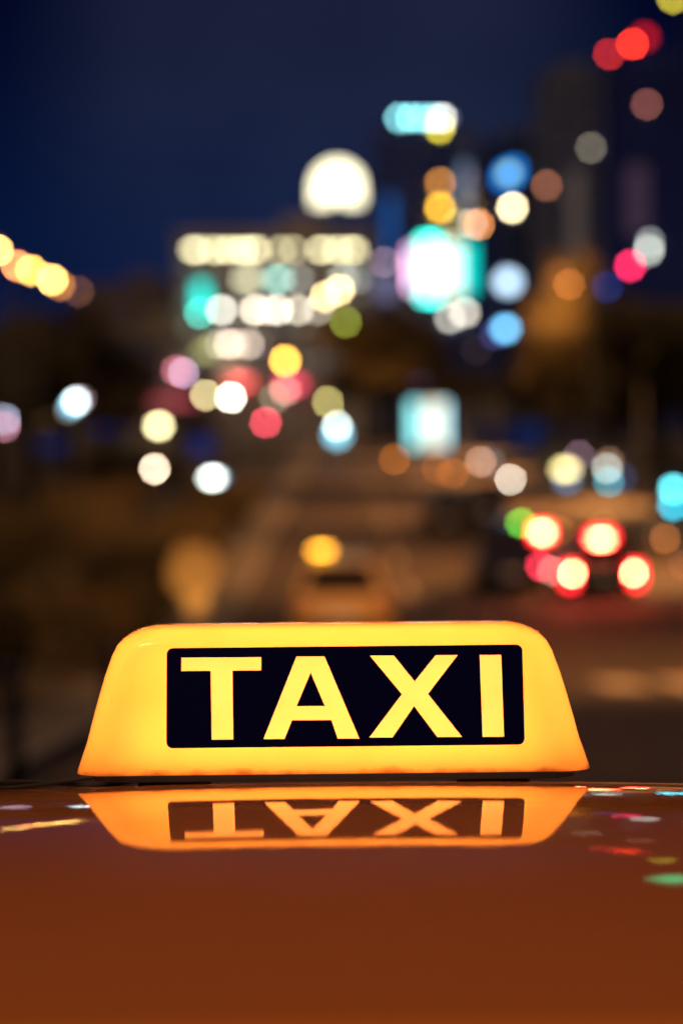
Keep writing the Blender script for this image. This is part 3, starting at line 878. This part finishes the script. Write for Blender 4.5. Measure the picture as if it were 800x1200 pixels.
# ------------------------------------------------------------------ street lamps
LAMP_GRP = 'orange street lamps along the left kerb'
def street_lamp(label, px, py, y, rgb, boost, w=6.0, power=900, group=None, armdir=1, col=(1, .40, .11), kind='SPOT', name='street_lamp'):
    k = mpp(y); p = P(px, py, y); z0 = zg(y)
    x0 = p.x - armdir * 1.6
    t = thing(name, label, 'street lamp', (x0, y, z0), 0, group)
    H = p.z - z0
    b = bmesh.new(); tube(b, [(0, 0, -.05), (0, 0, .5), (0, 0, H + .1)], [.13, .10, .06], 10); obj('pole', b, steel, t, True)
    b = bmesh.new(); tube(b, [(0, 0, H - .2), (armdir * .3, 0, H + .25), (armdir * .9, 0, H + .42), (armdir * 1.5, 0, H + .42)], .045, 8); obj('arm', b, steel, t, True)
    b = bmesh.new(); box(b, (armdir * 1.6, 0, H + .30), (.55, .30, .14), bevel=.04); hd = obj('lamp_head', b, steel, t)
    r = w * k / 2
    b = bmesh.new(); ball(b, (armdir * 1.6, 0, H + .22 - r), (r, r, r), 14, 9); obj('bulb', b, litmat(rgb, w, w * .80, boost), t, True)
    if power:
        ld = bpy.data.lights.new('lamp_light', 'SPOT'); ld.energy = power; ld.color = col
        ld.spot_size = R(105); ld.spot_blend = .6
        ld.shadow_soft_size = .15
        lo = bpy.data.objects.new('lamp_light', ld); COL.objects.link(lo); lo.parent = t; lo.location = (armdir * 1.6, 0, H + .10 - 2 * r)
        lo.rotation_euler = (0, -armdir * R(26), 0)
        if kind == 'TREE': lo.rotation_euler = (R(82), 0, 0)      # thrown up into the crown behind it
    return t
street_lamp('pale yellow street lamp cut by the left edge of the picture', -3, 299, 68, (255, 196, 105), 1.75, group=LAMP_GRP, power=1600)
street_lamp('salmon orange street lamp second in the left row', 20, 316.5, 74, (255, 150, 88), 1.3, group=LAMP_GRP, power=1500)
street_lamp('golden street lamp in the middle of the left row', 37, 321.5, 79, (255, 196, 88), 1.4, group=LAMP_GRP, power=1500)
street_lamp('brightest cream street lamp of the left row', 61, 332, 84, (255, 196, 105), 1.75, group=LAMP_GRP, power=1600)
street_lamp('dull amber street lamp half behind the brightest one', 70, 338, 88, (165, 105, 40), .9, group=LAMP_GRP, power=1500)
street_lamp('dim brown street lamp at the far end of the left row', 92, 345, 94, (92, 58, 40), .7, group=LAMP_GRP, power=1500)
street_lamp('round orange yellow street lamp above the pink red shop sign', 334, 421, 255, (255, 188, 72), 1.5, w=8, power=3000)
street_lamp('left of the two peach street lamps before the office block', 381, 347, 250, (255, 222, 155), 1.0, power=7000, group='pair of peach street lamps')
street_lamp('right of the two peach street lamps before the office block', 397, 339, 252, (255, 224, 155), 1.0, power=0, kind='TREE', group='pair of peach street lamps', armdir=1)
street_lamp('yellow green lamp below the two peach street lamps', 405, 377, 247, (150, 162, 60), .5, power=0)
street_lamp('dim orange street lamp among the trees on the right', 667, 335, 118, (140, 80, 36), .8, power=4000, kind='TREE', armdir=-1, col=(1, .45, .12))
street_lamp('dark orange street lamp behind the dim one among the right trees', 655, 318, 128, (110, 62, 30), .45, w=12, power=4000, kind='TREE', armdir=-1, col=(1, .45, .12))

def near_lamp(label, x, y, H, armdir, power, rgb=(255, 200, 110)):
    '''more street lamps along the kerbs, added to light the road and verge'''
    q = Vector((x, y, zg(y) + H)); lp = CAM_INV3.transposed() @ (q - CAM_LOC)
    return street_lamp(label, 400 + F * lp.x / -lp.z, 600 - F * lp.y / -lp.z, y, rgb, 1.0, power=power, armdir=armdir)
near_lamp('street lamp over the right kerb just past the crossing', 8.6, 38, 8.5, -1, 4500)
near_lamp('added street lamp over the right kerb beyond the braking car', 10.2, 66, 9.0, -1, 13000)
near_lamp('added street lamp over the right kerb among the trees before the kiosk', 11.6, 104, 9.0, -1, 20000, (28, 20, 15))
near_lamp('added faint street lamp over the right kerb by the lower blue sign', 11.4, 150, 9.0, -1, 24000, (28, 20, 15))
near_lamp('added faint street lamp over the right kerb left of the lower blue sign', 11.4, 200, 9.0, -1, 26000, (28, 20, 15))
near_lamp('street lamp over the left kerb level with the shrub', -14, 36, 8.5, 1, 2600)

# ------------------------------------------------------------------ post lamps and lightboxes at street level
def post_lamp(label, items, y, name='post_lamp', cat='lamp', group=None):
    """a post carrying one or more lit globes given as (px, py, w, h, colour, boost)"""
    k = mpp(y); p0 = P(items[0][0], items[0][1], y)
    t = thing(name, label, cat, (p0.x, y, zg(y)), 0, group)
    top = max(P(i[0], i[1], y).z for i in items) - zg(y)
    b = bmesh.new(); tube(b, [(0, .25, -.05), (0, .25, .4), (0, .25, top)], [.11, .07, .05], 8); obj('post', b, steel, t, True)
    for px, py, w, h, rgb, bs in items:
        p = P(px, py, y)
        c = (p.x - p0.x, 0, p.z - zg(y))
        b = bmesh.new(); tube(b, [(0, .25, c[2]), (c[0], .02, c[2])], .03, 6); obj('bracket', b, steel, t)
        b = bmesh.new(); ball(b, c, (w * k / 2, min(w, h) * k / 2, h * k / 2), 14, 9); obj('globe', b, litmat(rgb, w * .9, h * .88, bs), t, True)
    return t
post_lamp('pale lilac and pink post lamp at the left edge', [(8, 491, 7, 7, (190, 196, 225), .8), (6, 500, 6, 6, (200, 130, 150), .5)], 95)
post_lamp('white cyan cluster post lamp on the left side of the street', [(89, 470, 8, 7, (222, 240, 242), .95), (84, 475, 7, 7, (110, 185, 215), .5), (80, 480, 6, 6, (120, 120, 115), .3), (95, 468, 6, 6, (150, 120, 130), .3)], 92)
post_lamp('large cream post lamp above the peach one', [(186, 499, 12, 9, (255, 240, 178), 1.15)], 86)
post_lamp('peach octagon post lamp below the large cream one', [(181, 549.5, 4.5, 4.5, (255, 226, 196), 1.05)], 120)
post_lamp('wide white cyan lamp low by the median hedge', [(249, 560, 15, 6, (242, 255, 246), 1.2), (259, 560.5, 8, 5, (45, 90, 110), .5)], 122)
post_lamp('khaki post lamp left of the very white one', [(241, 463, 5, 5, (200, 186, 132), .95)], 175)
post_lamp('very white cream post lamp in front of the office block', [(270.5, 465.5, 5, 5, (255, 250, 226), 1.3)], 170)
post_lamp('red signal lamp on a post below the salmon shop sign', [(311, 495, 5, 5, (216, 66, 84), 1.0)], 180, 'signal_lamp', 'signal')
post_lamp('olive post lamp above the white cyan pair', [(384, 471, 5, 5, (172, 162, 96), .85)], 200)
post_lamp('white cyan stacked post lamp in the middle of the avenue', [(395, 500, 6, 7, (240, 250, 240), .95), (395, 509, 17, 17, (130, 205, 228), .9)], 190)
post_lamp('pale brown ringed lamp on the right kerb', [(563, 541, 5, 5, (158, 122, 100), .75), (574, 541, 5, 5, (80, 100, 110), .3)], 160)
post_lamp('grey cream octagon lamp right of the pale brown one', [(598, 562, 4, 4, (196, 186, 168), .95)], 128)
KG = 'amber kerb marker lamps'
for px, py, y, lab, rgb, bs in ((462, 538, 185, 'amber kerb marker lamp below the left of the white lightbox', (170, 92, 24), .7), (512, 549, 165, 'amber kerb marker lamp right under the white lightbox', (150, 80, 30), .5),
         (530, 555, 155, 'amber kerb marker lamp beside the white lightbox foot', (170, 92, 30), .65), (548, 563, 146, 'amber kerb marker lamp below the pale brown ringed lamp', (130, 70, 30), .5), (580, 578, 130, 'amber kerb marker lamp left of the grey octagon lamp', (130, 68, 28), .5),
         (655, 622, 80, 'dim amber marker lamp right of the van', (110, 66, 26), .8), (680, 631, 78, 'dim amber marker lamp above the braking car', (95, 52, 26), .6), (707, 614, 84, 'dull olive amber marker lamp high above the braking car', (84, 60, 24), .55),
         (733, 650, 72, 'thin amber marker lamp at the right shoulder of the braking car', (112, 72, 26), .7), (779, 631, 76, 'brown orange marker lamp right of the braking car', (134, 78, 36), .95), (768, 628, 79, 'faint brown marker lamp beside the brown orange one', (80, 50, 30), .4), (801, 662, 66, 'brown marker lamp at the right edge', (100, 58, 36), .6)):
    k = mpp(y)
    post_lamp(lab, [(px, py, 5 if y < 100 or px < 540 else 7, 5, rgb, bs * (.62 if y > 100 else .9))], y, 'marker_lamp', 'marker lamp', KG)
# low red lamp by the braking car
post_lamp('dark red marker lamp low at the right of the braking car', [(760, 672, 8, 8, (70, 18, 30), .9)], 70, 'marker_lamp', 'marker lamp')

# white cyan lightbox at the bus stop
yL = 200.0; k = mpp(yL); p = P(501, 497, yL)
t = thing('lightbox', 'tall white and cyan advertising lightbox standing at the end of the road', 'lightbox', (p.x, yL, zg(yL)))
zc = p.z - zg(yL)
for nm, px, w, rgb, bs in (('cyan_panel', 486, 12, (128, 208, 212), 1.0), ('white_panel', 508, 22, (240, 228, 200), 1.0), ('edge_panel', 521, 5, (110, 160, 175), .9)):
    q = P(px, 497, yL); b = bmesh.new(); box(b, (q.x - p.x, -.14, zc), (w * k, .1, 52 * k)); obj(nm, b, litmat(rgb, w, 35, bs), t)
b = bmesh.new(); box(b, (0, .05, zc), (46 * k, .26, 56 * k)); obj('case', b, steel, t)
for s in (-1, 1):
    b = bmesh.new(); box(b, (s * 14 * k, .05, (zc - 28 * k) / 2), (.2, .2, zc - 28 * k)); obj('foot', b, steel, t)

# kiosk with lit signs on the right, blue shopfront beyond it
yK = 132.0; k = mpp(yK)
a, c = P(632, 520, yK), P(745, 520, yK)
t = thing('kiosk', 'dark street kiosk on the right pavement carrying cream and teal signs', 'kiosk', ((a.x + c.x) / 2, yK, zg(yK)))
KX2 = (c.x - a.x) / 2; KH = a.z - zg(yK)
b = bmesh.new(); box(b, (0, 1.2, KH / 2), (2 * KX2, 2.4, KH)); obj('wall', b, mat('kiosk_wall', (.03, .035, .05), .6), t)
b = bmesh.new(); box(b, (0, 1.1, KH + .08), (2 * KX2 + .4, 3.0, .16), bevel=.03); obj('roof', b, steel, t)
for x in (-KX2 * .5, KX2 * .45):
    b = bmesh.new(); box(b, (x, -.03, KH * .40), (1.5, .06, .9)); obj('shutter', b, mat('shutter_grey', (.08, .08, .09), .5), t)
for s in (('wall_sign', 'wide cream sign on the kiosk', 'sign', 662, 550, 17, 9, (254, 236, 158), yK - .3, 1.05),
          ('wall_sign', 'dull blue sign under the wide cream one on the kiosk', 'sign', 664, 563, 12, 8, (70, 112, 150), yK - .1, .55),
          ('wall_lamp', 'mauve lamp above the cream kiosk sign', 'lamp', 678, 534, 5, 5, (102, 78, 92), yK - .2, .8),
          ('wall_lamp', 'grey green lamp on the kiosk right of the cream sign', 'lamp', 711, 549, 6, 5, (172, 182, 172), yK - .3, .75),
          ('wall_lamp', 'brown lamp over the grey green kiosk lamp', 'lamp', 713, 541, 5, 5, (112, 82, 62), yK - .1, .7),
          ('wall_lamp', 'teal lamp under the grey green kiosk lamp', 'lamp', 713, 565, 6, 6, (66, 150, 165), yK - .3, .85),
          ('wall_lamp', 'dark blue lamp at the right end of the kiosk', 'lamp', 728, 560, 8, 6, (30, 45, 80), yK - .1, .6)):
    wall_sign(s[0], s[1], s[2], s[3], s[4], s[5], s[6], s[7], s[8], s[9], depth=.2, ell=True)
yS = 210.0; k = mpp(yS); a, c = P(548, 505, yS), P(665, 550, yS)
t = thing('shopfront', 'row of dim blue lit shop windows behind the kerb lamps', 'shop', ((a.x + c.x) / 2, yS, zg(yS)))
b = bmesh.new(); box(b, (0, 2, 2.2), (c.x - a.x + 2, 3.6, 4.6)); obj('wall', b, navy2, t)
for i in range(4):
    b = bmesh.new(); w = (c.x - a.x) / 4
    box(b, (-(c.x - a.x) / 2 + w * (i + .5), .16, 1.7), (w * .86, .06, 2.0)); obj('shop_window', b, glow(lin(((9, 14, 36), (10, 19, 48), (12, 32, 80), (11, 22, 46))[i]), 1.0, False), t)
b = bmesh.new(); box(b, (0, .05, 3.2), (c.x - a.x + 1.6, .3, .5)); obj('fascia', b, navy2, t)
# cyan vending machine at the right edge
yV = 96.0; k = mpp(yV); p = P(790, 582, yV)
t = thing('vending_machine', 'cyan lit vending machine at the right edge of the street', 'vending machine', (p.x, yV, zg(yV)))
zc = p.z - zg(yV)
b = bmesh.new(); box(b, (0, .5, (zc + 1.2) / 2), (1.3, .8, zc + 1.2), bevel=.04); obj('case', b, steel, t)
for nm, py, h, rgb, bs in (('upper_panel', 573, 8, (100, 225, 236), .95), ('lower_panel', 592, 8, (48, 180, 205), .95)):
    q = P(789, py, yV); b = bmesh.new(); box(b, (q.x - p.x, .06, q.z - zg(yV)), (8 * k, .06, h * k)); obj(nm, b, litmat(rgb, 8, h, bs), t)
# amber kiosk window on the left
yW = 140.0; p = P(50, 486, yW); k = mpp(yW)
t = thing('ticket_booth', 'small booth with a dull amber lit window on the left pavement', 'booth', (p.x, yW, zg(yW)))
zc = p.z - zg(yW)
b = bmesh.new(); box(b, (0, 1.3, (zc + 1) / 2), (3.2, 2.4, zc + 1)); obj('wall', b, mat('booth_wall', (.04, .035, .05), .7), t)
b = bmesh.new(); box(b, (0, 1.25, zc + 1.08), (3.6, 2.8, .16)); obj('roof', b, steel, t)
b = bmesh.new(); box(b, (0, .08, zc), (32 * k, .06, 17 * k)); obj('lit_window', b, litmat((165, 118, 60), 32, 17, .9), t)

# dark cars further along the right lanes, lamps off
DC = 'dark cars with their lamps off on the right lanes'
for px, y, col, lab in ((566, 91, (.020, .022, .03), 'black car with lamps off beyond the van'), (520, 86, (.03, .022, .02), 'dark brown car with lamps off left of the black one beyond the van')):
    p = P(px, 500, y)
    make_car(lab, 'car', (p.x, y, zg(y)), col, group=DC, tall=.03)
# dim blue glowing boards, added on the left verge to tint its dark patches
for px, py, w, h, y, rgb, lab in ((130, 497, 34, 20, 150, (14, 30, 92), 'dim blue glowing board added right of the white cyan cluster lamp'),
                                  (236, 522, 26, 20, 165, (22, 30, 82), 'dim blue glowing board added above the wide white cyan lamp'), (60, 522, 40, 16, 132, (14, 22, 60), 'low dim blue glowing board added under the amber booth window'),
                                  (165, 574, 18, 16, 108, (12, 20, 56), 'small dim blue glowing board added below the peach octagon lamp')):
    k = mpp(y); p = P(px, py, y)
    t = thing('glow_board', lab, 'glow_board', (p.x, y, zg(y)), 0, 'added dim blue glowing boards on the left verge')
    zc = p.z - zg(y)
    b = bmesh.new(); box(b, (0, -.06, zc), (w * k, .1, h * k), bevel=.02); obj('lit_panel', b, glow(lin(rgb), 1.6, False), t)
    b = bmesh.new(); box(b, (0, .08, zc), (w * k + .1, .16, h * k + .1)); obj('case', b, steel, t)
    for sx in (-1, 1):
        b = bmesh.new(); tube(b, [(sx * w * k * .35, .08, -.05), (sx * w * k * .35, .08, max(.1, zc - h * k / 2 - .06))], .06, 8); obj('post', b, steel, t)

# ------------------------------------------------------------------ trees, hedge, shrub, bollards
def leafmat(name, c0, c1):
    m = bpy.data.materials.new(name); m.use_nodes = True
    n = m.node_tree; b = n.nodes['Principled BSDF']; b.inputs['Roughness'].default_value = .7
    b.inputs['Specular IOR Level'].default_value = .2
    g = n.nodes.new('ShaderNodeTexCoord'); x = n.nodes.new('ShaderNodeTexNoise'); x.inputs['Scale'].default_value = .9; x.inputs['Detail'].default_value = 4
    n.links.new(g.outputs['Object'], x.inputs['Vector'])
    r = n.nodes.new('ShaderNodeValToRGB'); r.color_ramp.elements[0].position = .35; r.color_ramp.elements[1].position = .68
    r.color_ramp.elements[0].color = (*c0, 1); r.color_ramp.elements[1].color = (*c1, 1)
    n.links.new(x.outputs['Fac'], r.inputs[0]); n.links.new(r.outputs[0], b.inputs['Base Color'])
    return m
leaf_a = leafmat('dark_leaves', (.050, .044, .024), (.115, .09, .042))
leaf_b = leafmat('brown_leaves', (.045, .035, .018), (.11, .075, .03))
bark = mat('bark', (.05, .038, .028), .9, noise=.3)
def leaves(clumps, n, size, rng):
    vs, fs = [], []
    tot = sum(r[0] * r[1] * r[2] for _, r in clumps) 
    for c, r in clumps:
        m = int(n * r[0] * r[1] * r[2] / tot)
        for _ in range(m):
            d = Vector((rng.gauss(0, 1), rng.gauss(0, 1), rng.gauss(0, 1))).normalized()
            q = rng.random() ** .45
            p = Vector((c[0] + d.x * r[0] * q, c[1] + d.y * r[1] * q, c[2] + d.z * r[2] * q))
            a = Vector((rng.gauss(0, 1), rng.gauss(0, 1), rng.gauss(0, 1))).normalized()
            b_ = a.orthogonal().normalized() * size * rng.uniform(.5, 1.1)
            a = a * size * rng.uniform(.6, 1.3)
            i = len(vs)
            vs += [p - a, p + b_ * .5, p + a, p - b_ * .5]
            fs.append((i, i + 1, i + 2, i + 3))
    return ([tuple(v) for v in vs], [], fs)
CROWNS = {}
def tree(label, px, y, top_py, width, lm, seed, group, name='tree'):
    rng = random.Random(seed % 4)
    p = P(px, top_py, y); z0 = zg(y); H = p.z - z0
    t = thing(name, label, 'tree', (p.x, y, z0), rng.random() * 6, group)
    t.rotation_euler.z = seed * 1.3
    key = (seed % 4, lm.name)
    if key not in CROWNS:
        b = bmesh.new()
        tube(b, [(0, 0, -.1), (.03, .02, .25), (0, .05, .55), (.02, 0, .9)], [.038, .028, .020, .005], 8)
        for k in range(6):
            a = k * 1.05 + rng.random(); z = .28 + .07 * k
            tube(b, [(0, .02, z), (.12 * math.cos(a), .12 * math.sin(a), z + .12), (.26 * math.cos(a), .26 * math.sin(a), z + .24)], [.014, .009, .003], 6)
        cl = [((0, 0, .68), (.24, .24, .24))]
        for k in range(9):
            a = k * .75 + rng.random() * .5; z = rng.uniform(.42, .86); rr_ = rng.uniform(.16, .30) * (1.15 - abs(z - .6))
            cl.append(((rr_ * math.cos(a), rr_ * math.sin(a), z), (rng.uniform(.11, .19),) * 2 + (rng.uniform(.09, .14),)))
        CROWNS[key] = (obj('trunk', b, bark, t, True).data, obj('crown', leaves(cl, 3800, .030, rng), lm, t).data)
    else:
        for nm, d in zip(('trunk', 'crown'), CROWNS[key]):
            o = bpy.data.objects.new(nm, d); COL.objects.link(o); o.parent = t
    t.scale = (width, width, H)
    return t
RT = 'dark street trees on the right pavement'
for i, (lab, px, y, tp, w) in enumerate((
        ('tall dark tree cut by the right edge of the picture', 812, 96, 330, 11), ('dark tree between the crimson sign and the right edge', 775, 118, 335, 13),
        ('dark tree under the crimson sign', 735, 150, 350, 16), ('dark tree below the dim orange lamp', 696, 172, 362, 16),
        ('dark tree under the smaller blue sign', 648, 195, 428, 15), ('leftmost dark tree of the right row', 590, 228, 440, 18))):
    tree(lab, px, y, tp, w, leaf_a, i, RT)
tree('orange lit tree behind the dim orange street lamp', 660, 132, 282, 5.5, leaf_b, 2, RT)
LT = 'dark trees on the left pavement'
for i, (lab, px, y, tp, w) in enumerate((
        ('dark tree under the left row of street lamps at the picture edge', -8, 104, 352, 10), ('dark tree under the brightest street lamp', 40, 112, 345, 10),
        ('dark tree right of the brightest street lamp', 82, 122, 362, 10), ('low dark tree at the right end of the left trees', 118, 135, 400, 9))):
    tree(lab, px, y, tp, w, leaf_a, i + 1, LT)
MT = 'brown trees at the head of the avenue'
tree('brown tree lit orange under the two peach street lamps', 424, 268, 352, 14, leaf_b, 0, MT)
tree('brown tree below the left corner of the big screen', 466, 272, 348, 14, leaf_b, 1, MT)
tree('dark tree behind the very white post lamp', 440, 280, 400, 16, leaf_a, 3, MT)
tree('dark tree between the white lightbox and the big screen', 532, 250, 428, 11, leaf_a, 2, MT)

rng = random.Random(5)
hedge_m = leafmat('hedge_leaves', (.035, .032, .016), (.10, .070, .028))
HG = 'clipped hedge blocks along the median'
b = bmesh.new()
cl = [((rng.uniform(-.9, .9), rng.uniform(-4, 4), .75 + rng.uniform(-.1, .12)), (.55, 1.2, .55)) for _ in range(16)]
hd = leaves(cl, 5200, .085, rng)
hmesh = None
for i, (y, lab) in enumerate(((22, 'nearest hedge block of the median at the left edge'), (33, 'second hedge block of the median above the sign corner'), (44, 'third hedge block of the median behind the lit shrub'),
                              (55, 'hedge block of the median beside the tan taxi'), (68, 'hedge block of the median left of the taxi ahead'), (84, 'hedge block of the median beneath the wide white cyan lamp'), (102, 'farthest hedge block of the median'))):
    if hmesh is None:
        o = obj('hedge', hd, hedge_m); hmesh = o.data
    else:
        o = bpy.data.objects.new('hedge', hmesh); COL.objects.link(o)
    o.location = (-4.9, y, zg(y) + .1); o.rotation_euler = (-.06 if y < 55 else 0, 0, 0)
    o.scale = (1, 1.15 if y < 60 else 1.6, 1)
    tag(o, lab, 'hedge', HG)
for i, (x, y, sc, lab) in enumerate(((-9.5, 46, 1.5, 'broad clipped hedge block behind the bollards at the left edge'), (-9.0, 60, 1.6, 'broad clipped hedge block left of the orange shrub'), (-9.5, 76, 1.7, 'broad clipped hedge block below the peach octagon lamp'),
                                  (-10, 96, 1.8, 'broad clipped hedge block under the left street lamps'), (-15, 70, 1.8, 'outer hedge block at the left edge below the tree trunks'), (-15.5, 98, 2.0, 'outer hedge block under the white cyan cluster lamp'), (-11, 122, 2.2, 'far hedge block left of the wide white cyan lamp'))):
    o = bpy.data.objects.new('hedge', hmesh); COL.objects.link(o)
    o.location = (x, y, zg(y)); o.scale = (1.7, 1.7, sc * (.75 + .25 * math.sin(i * 2.1))); o.rotation_euler = (0, 0, .12 * math.sin(i * 3))
    tag(o, lab, 'hedge', 'broad hedges on the left verge')
# orange shrub, with unseen spotlights added to light it and far trees
yR = 34.0; p = P(226, 672, yR)
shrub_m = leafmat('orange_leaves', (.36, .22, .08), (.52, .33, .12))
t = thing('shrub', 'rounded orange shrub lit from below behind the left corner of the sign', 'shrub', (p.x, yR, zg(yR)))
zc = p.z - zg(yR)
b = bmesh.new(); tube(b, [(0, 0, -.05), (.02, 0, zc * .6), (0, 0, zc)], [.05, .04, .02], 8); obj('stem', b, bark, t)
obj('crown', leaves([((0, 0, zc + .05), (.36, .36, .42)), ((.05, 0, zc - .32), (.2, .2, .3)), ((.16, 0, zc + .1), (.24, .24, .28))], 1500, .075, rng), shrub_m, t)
t2 = thing('added_spotlight', 'small black unseen spotlight added on the ground to light the orange shrub', 'spotlight', (p.x + .25, yR - 2.6, zg(yR - 2.6)))
b = bmesh.new(); tube(b, [(0, 0, 0), (0, 0, .12)], .02, 8); tube(b, [(0, -.06, .14), (0, .08, .24)], [.05, .07], 12); obj('housing', b, steel, t2)
pt_ = P(440, 380, 266)
t3 = thing('added_spotlight', 'unseen spotlight added on the ground to light the brown trees below the peach street lamps', 'spotlight', (pt_.x, 256, zg(256)))  # unseen lamp added to turn the tree crowns orange
b = bmesh.new(); tube(b, [(0, 0, 0), (0, 0, .12)], .02, 8); tube(b, [(0, -.06, .14), (0, .08, .24)], [.05, .07], 12); obj('housing', b, steel, t3)
ld = bpy.data.lights.new('spot_light', 'SPOT'); ld.energy = 16000; ld.color = (1, .48, .14); ld.spot_size = R(75); ld.spot_blend = .8; ld.shadow_soft_size = .1
lo = bpy.data.objects.new('spot_light', ld); COL.objects.link(lo); lo.parent = t3; lo.location = (0, .12, .3)
lo.rotation_euler = (Vector((pt_.x, 266, pt_.z)) - Vector((pt_.x, 256.12, zg(256) + .3))).to_track_quat('-Z', 'Y').to_euler()
ld = bpy.data.lights.new('spot_light', 'SPOT'); ld.energy = 900; ld.color = (1, .62, .28); ld.spot_size = R(36); ld.spot_blend = .8; ld.shadow_soft_size = .05
lo = bpy.data.objects.new('spot_light', ld); COL.objects.link(lo); lo.parent = t2; lo.location = (0, .12, .27)
lo.rotation_euler = (Vector((p.x, yR, p.z)) - Vector((p.x + .25, yR - 2.6 + .12, zg(yR - 2.6) + .27))).to_track_quat('-Z', 'Y').to_euler()

def bollard(label, px, y, h, r):
    p = P(px, 800, y)
    t = thing('bollard', label, 'bollard', (p.x, y, zg(y)), 0, 'dark blue bollards left of the sign')
    m = mat('bollard_blue', (.006, .010, .03), .45)
    b = bmesh.new(); tube(b, [(0, 0, -.02), (0, 0, h - .10), (0, 0, h - .04), (0, 0, h)], [r, r, r * .9, r * .4], 16); obj('post', b, m, t, True)
    b = bmesh.new(); tube(b, [(0, 0, h - .22), (0, 0, h - .17)], r * 1.06, 16); obj('collar', b, steel, t, True)
bollard('dark blue bollard at the left edge beside the roof', 16, 15, .92, .062)
bollard('slimmer dark blue bollard close to the sign shoulder', 128, 24, .95, .07)
